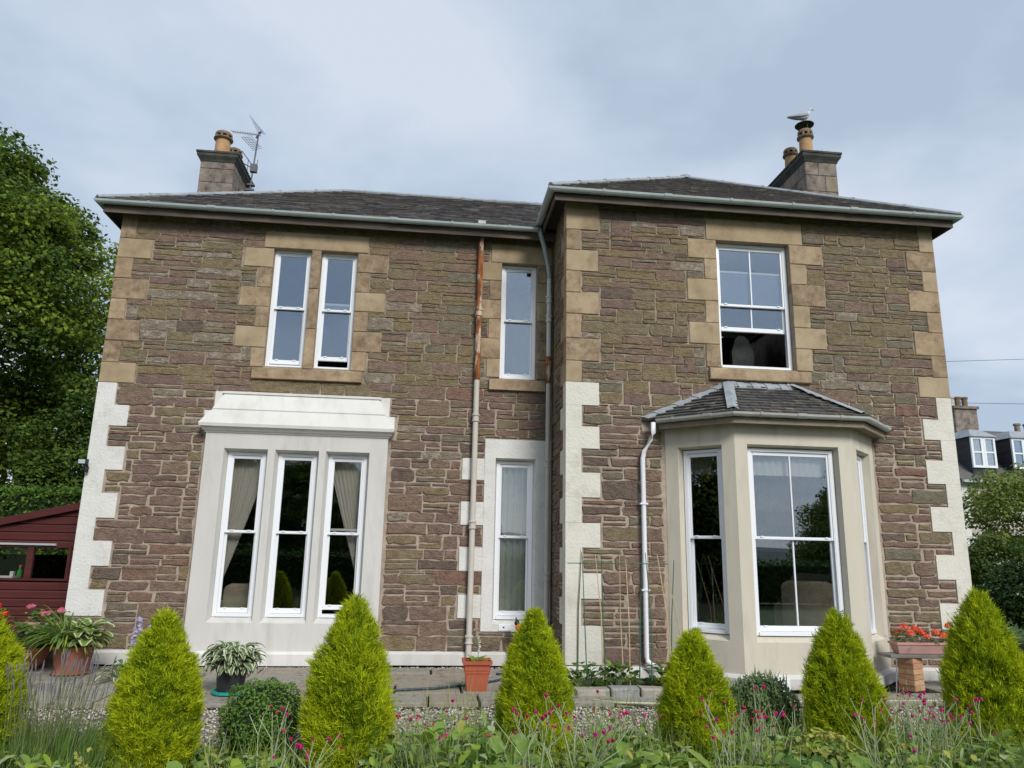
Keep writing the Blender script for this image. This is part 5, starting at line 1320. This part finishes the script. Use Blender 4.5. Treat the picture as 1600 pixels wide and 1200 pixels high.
# hose and rope
mb = MB(); mb.tube([(-1.3, 9.35, .02), (-.3, 9.30, .015), (.2, 9.42, .02), (.55, 9.62, .018), (.9, 9.9, .02), (1.15, 10.15, .03), (1.25, 10.4, .02), (1.0, 10.5, .02)], .014, 8)
tag(mb.build('garden_hose', [M['hose']], None), 'dark blue hose trailing over the flagstones behind the red pot', 'hose')
mb = MB(); mb.tube([(1.95, 8.78, .0), (2.2, 8.64, .0), (2.6, 8.58, .0), (3.1, 8.60, .0), (4.2, 8.66, .0), (5.2, 8.7, .0), (6.3, 8.72, 0)], .012, 6)
tag(mb.build('rope', [G['var']], None), 'pale line lying along the gravel edge at right', 'rope')

# ------------------------------------------------------------------ flower bed
# lavender
def lavender(x, y, n, spread, h, label, seed):
    global rng
    rng = np.random.RandomState(seed)
    o = empty('lavender', (x, y, 0), label, 'lavender')
    P = np.stack([rng.normal(0, spread*.5, n), rng.normal(0, spread*.3, n), np.zeros(n)], 1)
    D = np.stack([P[:, 0]*.9+rng.normal(0, .15, n), P[:, 1]*.6+rng.normal(0, .15, n), np.ones(n)], 1)
    V, T = blades(P, D, rng.uniform(.35, 1, n)*h*.82, rng.uniform(.007, .014, n))
    new_obj('foliage', Acc().add(V, T, rng.choice(2, n)).mesh('foliage', [G['lav'], G['box1']]), o, (0, 0, 0), rel=True)
    m = MB(); f = MB()
    for i in range(130):
        p = Vector((rng.normal(0, spread*.45), rng.normal(0, spread*.3), .1)); d = Vector((p.x*.7+rng.normal(0, .1), rng.normal(0, .12), 1)).normalized(); L_ = h*rng.uniform(.8, 1.2)
        m.tube([p, p+d*L_], [.003, .0022], 3); q = p+d*L_
        f.tube([q-d*.015, q+d*.02, q+d*rng.uniform(.04, .075)], [.003, .0055, .002], 5)
    m.build('stem', [G['stalk']], o, (0, 0, 0), rel=True); tag(f.build('flower_spike', [G['lavsp']], o, (0, 0, 0), rel=True), kind='stuff')
lavender(-2.62, 6.0, 2600, .50, .56, 'wide lavender clump with grey spikes between the two left cypresses', 101)
lavender(-3.3, 5.55, 900, .3, .45, 'smaller lavender tuft in front of the leftmost cypress', 102)

# rose campions: grey forked stems with magenta flowers
fl_me = []
for cname, m in (('mag', G['mag']), ('darkred', G['darkred'])):
    n = 10; a = np.arange(n)*2*math.pi/n; V = [(0, 0, .004)]
    for i in range(n): V.append((math.cos(a[i])*.0125*(1 if i % 2 else .72), math.sin(a[i])*.0125*(1 if i % 2 else .72), .0))
    for i in range(n): V.append((math.cos(a[i])*.004, math.sin(a[i])*.004, -.018))
    F = [(0, 1+i, 1+(i+1) % n) for i in range(n)]+[(1+i, n+1+i, n+1+(i+1) % n, 1+(i+1) % n) for i in range(n)]
    fl_me.append(mesh('flower', V, F, [m]))
def campion_protos(seed):
    R = random.Random(seed); m = MB(); tips = []
    for s_ in range(R.randint(6, 9)):
        b = Vector((R.gauss(0, .04), R.gauss(0, .04), 0)); d = Vector((R.gauss(0, .22), R.gauss(0, .2), 1)).normalized()
        h = R.uniform(.30, .48); p = b+d*h; m.tube([b, b+d*h*.5+Vector((R.gauss(0, .012), R.gauss(0, .012), 0)), p], [.0042, .0036, .0032], 4)
        for k in range(2 if R.random() < .8 else 3):
            d2 = (d+Vector((R.gauss(0, .45), R.gauss(0, .4), .1))).normalized(); q = p+d2*R.uniform(.09, .17); m.tube([p, q], [.003, .0024], 4)
            for j in range(2):
                if R.random() < .35: continue
                d3 = (d2+Vector((R.gauss(0, .45), R.gauss(0, .45), .2))).normalized(); r_ = q+d3*R.uniform(.05, .13); m.tube([q, r_], [.0022, .0018], 4); tips.append((r_, d3))
        # paired grey leaves on the stem
        for k in range(6):
            t = .12+.15*k; pz = b+d*h*t; an = R.uniform(0, 6.28)
            for sgn in (0, math.pi):
                v = Vector((math.cos(an+sgn), math.sin(an+sgn), .75)).normalized(); L_ = R.uniform(.05, .10)*(1.15-t); sd = v.cross(Vector((0, 0, 1))).normalized()*L_*.16
                m.add([pz, pz+v*L_*.5+sd, pz+v*L_, pz+v*L_*.5-sd], [(0, 1, 2, 3)], 1)
    return mesh('stem', m.V, m.F, [G['campion'], G['campion2']], m.I), tips
protos = [campion_protos(200+i) for i in range(6)]
CAM = [(-.93, 5.05, .92, 'pink campion stems left of the tall third cypress'), (-.58, 4.75, .80, 'low pink campion in front of the tall third cypress'),
       (.02, 5.2, .88, 'pink campion stems below the red square pot, on the left'), (.22, 5.55, .80, 'sparse campion stems behind the broad leaves below the red square pot'),
       (.72, 4.95, 1.0, 'branching pink campion before the left side of the middle cypress'), (.95, 4.8, 1.06, 'tall pink campion before the right side of the middle cypress'),
       (1.22, 5.1, .9, 'pink campion just right of the middle cypress'), (1.45, 5.45, .80, 'campion in front of the stone edged bean bed'),
       (1.98, 4.95, 1.0, 'pink campion before the small cypress'), (2.17, 5.0, 1.06, 'dense pink campion right of the small cypress'), (2.38, 5.15, .92, 'pink campion against the grey green shrub'),
       (3.0, 4.9, 1.02, 'pink campion before the bay window cypress, on the left'), (3.22, 5.0, 1.04, 'pink campion before the bay window cypress, on the right'),
       (3.48, 5.2, .98, 'pink campion right of the bay window cypress'), (3.68, 5.3, .95, 'pink campion in front of the brick bench'), (3.86, 5.1, .92, 'pink campion left of the largest cypress'),
       (3.75, 5.7, .95, 'campion farther back in front of the brick bench'), (4.35, 5.0, .92, 'pink campion before the largest cypress'), (4.58, 5.1, .98, 'pink campion at the right edge of the bed'), (4.75, 5.3, .9, 'rightmost pink campion, partly cut off by the frame')]
for i, (x, y, s_, lab) in enumerate(CAM):
    s_ *= 1.07
    me, tips = protos[i % 6]
    o = empty('rose_campion', (x, y, 0), lab, 'campion', 'rose campions in the flower bed', random.uniform(0, 6))
    k = new_obj('stem', me, o, (0, 0, 0), rel=True); k.scale = (s_, s_, s_*1.0)
    for j, (p, d) in enumerate(tips):
        if (j*7+i) % 10 < 5: continue
        f = new_obj('flower', fl_me[0 if (j+i) % 4 else 1], o, p*s_, rel=True); f.rotation_euler = (random.uniform(-.6, .6)+.35, random.uniform(-.6, .6), 0)
        q = random.uniform(.75, 1.25); f.scale = (q, q, q)
# broad leaved plants at the front
BRD = [(-2.75, 4.75, 'br1', .13, 'broad leaved green plant at the bottom left corner'), (-2.15, 4.9, 'br2', .10, 'light green leafy plant below the lavender'),
       (-1.35, 5.0, 'br1', .13, 'broad leaved plant below the round box bush'), (-1.0, 4.8, 'br2', .12, 'lime leaved plant below the round box bush, toward the right'),
       (-.15, 4.85, 'br1', .12, 'broad leaved plant right of the tall third cypress'), (.15, 5.15, 'br2', .13, 'lime green plant with lobed leaves below the red square pot'), (.42, 4.8, 'br1', .15, 'large broad leaves left of the middle cypress'),
       (.62, 5.3, 'br1', .14, 'broad leaves close to the middle cypress foot'), (1.25, 4.75, 'br1', .15, 'large pale leaves right of the middle cypress'), (1.6, 4.95, 'br2', .12, 'light green leaves below the bean bed'), (1.85, 4.75, 'br1', .14, 'broad leaves left of the small cypress'),
       (2.5, 4.7, 'br3', .14, 'dark broad leaves below the yellow shrub'), (2.85, 4.75, 'br1', .16, 'large green leaf cluster before the bay window cypress'), (4.0, 4.95, 'br1', .16, 'broad leaved plant before the largest cypress, on the left'), (4.3, 4.8, 'br3', .14, 'dark broad leaves at the bottom right'), (4.62, 4.85, 'br1', .14, 'broad leaved plant in the bottom right corner')]
for i, (x, y, m, ln, lab) in enumerate(BRD):
    leafy('broad_leaf_plant', (x, y), 46, .25, max(.2, float(np.interp(x*5/y, [-3.4, -2.3, -1.58, -1.0, -.43, .15, .42, .78, 1.25, 1.8, 2.4, 2.85, 3.4, 3.95, 4.4], [.36, .34, .18, .36, .2, .52, .50, .26, .50, .30, .42, .32, .46, .38, .44]))), ln*1.35, ln*.72, [G[m], G['br1'], G[m]], lab, 'plant', 120+i, droop=(.3, 1.4), pitch=(.1, 1.1), group='broad leaved plants in the flower bed')
for i, (x, y, lab) in enumerate(((-1.93, 4.85, 'pale yellow flower spike between the lavender and second cypress'), (.32, 5.9, 'yellow green flower spike below the red square pot'), (.60, 6.3, 'pale yellow spike beside the middle cypress'))):
    o = empty('yellow_spike', (x, y, 0), lab, 'flower', 'yellow flower spikes')
    mb = MB(); mb.tube([(x, y, 0), (x+.02, y, .42)], .005, 5); mb.build('stem', [G['campion2']], o)
    for k in range(14): bloom(o, (x+.02+random.uniform(-.03, .03), y+random.uniform(-.03, .03), .24+k*.016), .024, G['yel'], 6)
# undergrowth filling the bed: heights rise and fall along its length
def bed_h(x, y):
    u = x*5/np.maximum(y, 3)
    return np.interp(u, [-3.4, -2.9, -2.3, -1.9, -1.58, -1.3, -1.0, -.7, -.43, -.15, .15, .42, .6, .78, 1.0, 1.25, 1.55, 1.8, 2.1, 2.4, 2.6, 2.85, 3.1, 3.4, 3.7, 3.95, 4.4],
                     [.32, .34, .30, .22, .08, .20, .30, .20, .10, .42, .56, .52, .30, .22, .36, .52, .46, .28, .40, .50, .40, .30, .42, .50, .36, .36, .46])
rng = np.random.RandomState(300)
ac = Acc(); n = 12000
P = np.stack([rng.uniform(-4.2, 6.2, n), rng.uniform(4.3, 6.7, n), rng.uniform(.0, 1, n)**.8], 1)
P[:, 2] *= np.clip((6.8-P[:, 1])/1.5, .2, 1)*bed_h(P[:, 0], P[:, 1])*(.85+.3*np.sin(P[:, 0]*9)*np.sin(P[:, 1]*7))
V, T, I = leaves(P, rng.uniform(0, 6.28, n), rng.uniform(.1, 1.3, n), rng.uniform(.04, .13, n), rng.uniform(.02, .065, n), rng.uniform(.3, 1.6, n))
kk = rng.choice(5, n, p=[.42, .18, .2, .12, .08]); ac.add(V, T, np.repeat(kk, 16))
n2 = 7000; P = np.stack([rng.uniform(-4.2, 6.2, n2), rng.uniform(4.3, 6.8, n2), np.zeros(n2)], 1)
V, T = blades(P, np.array([0, 0, 1.])+rng.normal(0, .28, (n2, 3)), rng.uniform(.5, 1.25, n2)*(.08+bed_h(P[:, 0], P[:, 1])), rng.uniform(.005, .012, n2)); ac.add(V, T, rng.choice(5, n2, p=[.38, .07, .2, .27, .08]))
tag(new_obj('undergrowth', ac.mesh('undergrowth', [G['br1'], G['br3'], G['br2'], G['campion2'], G['yel']]), None), kind='stuff')
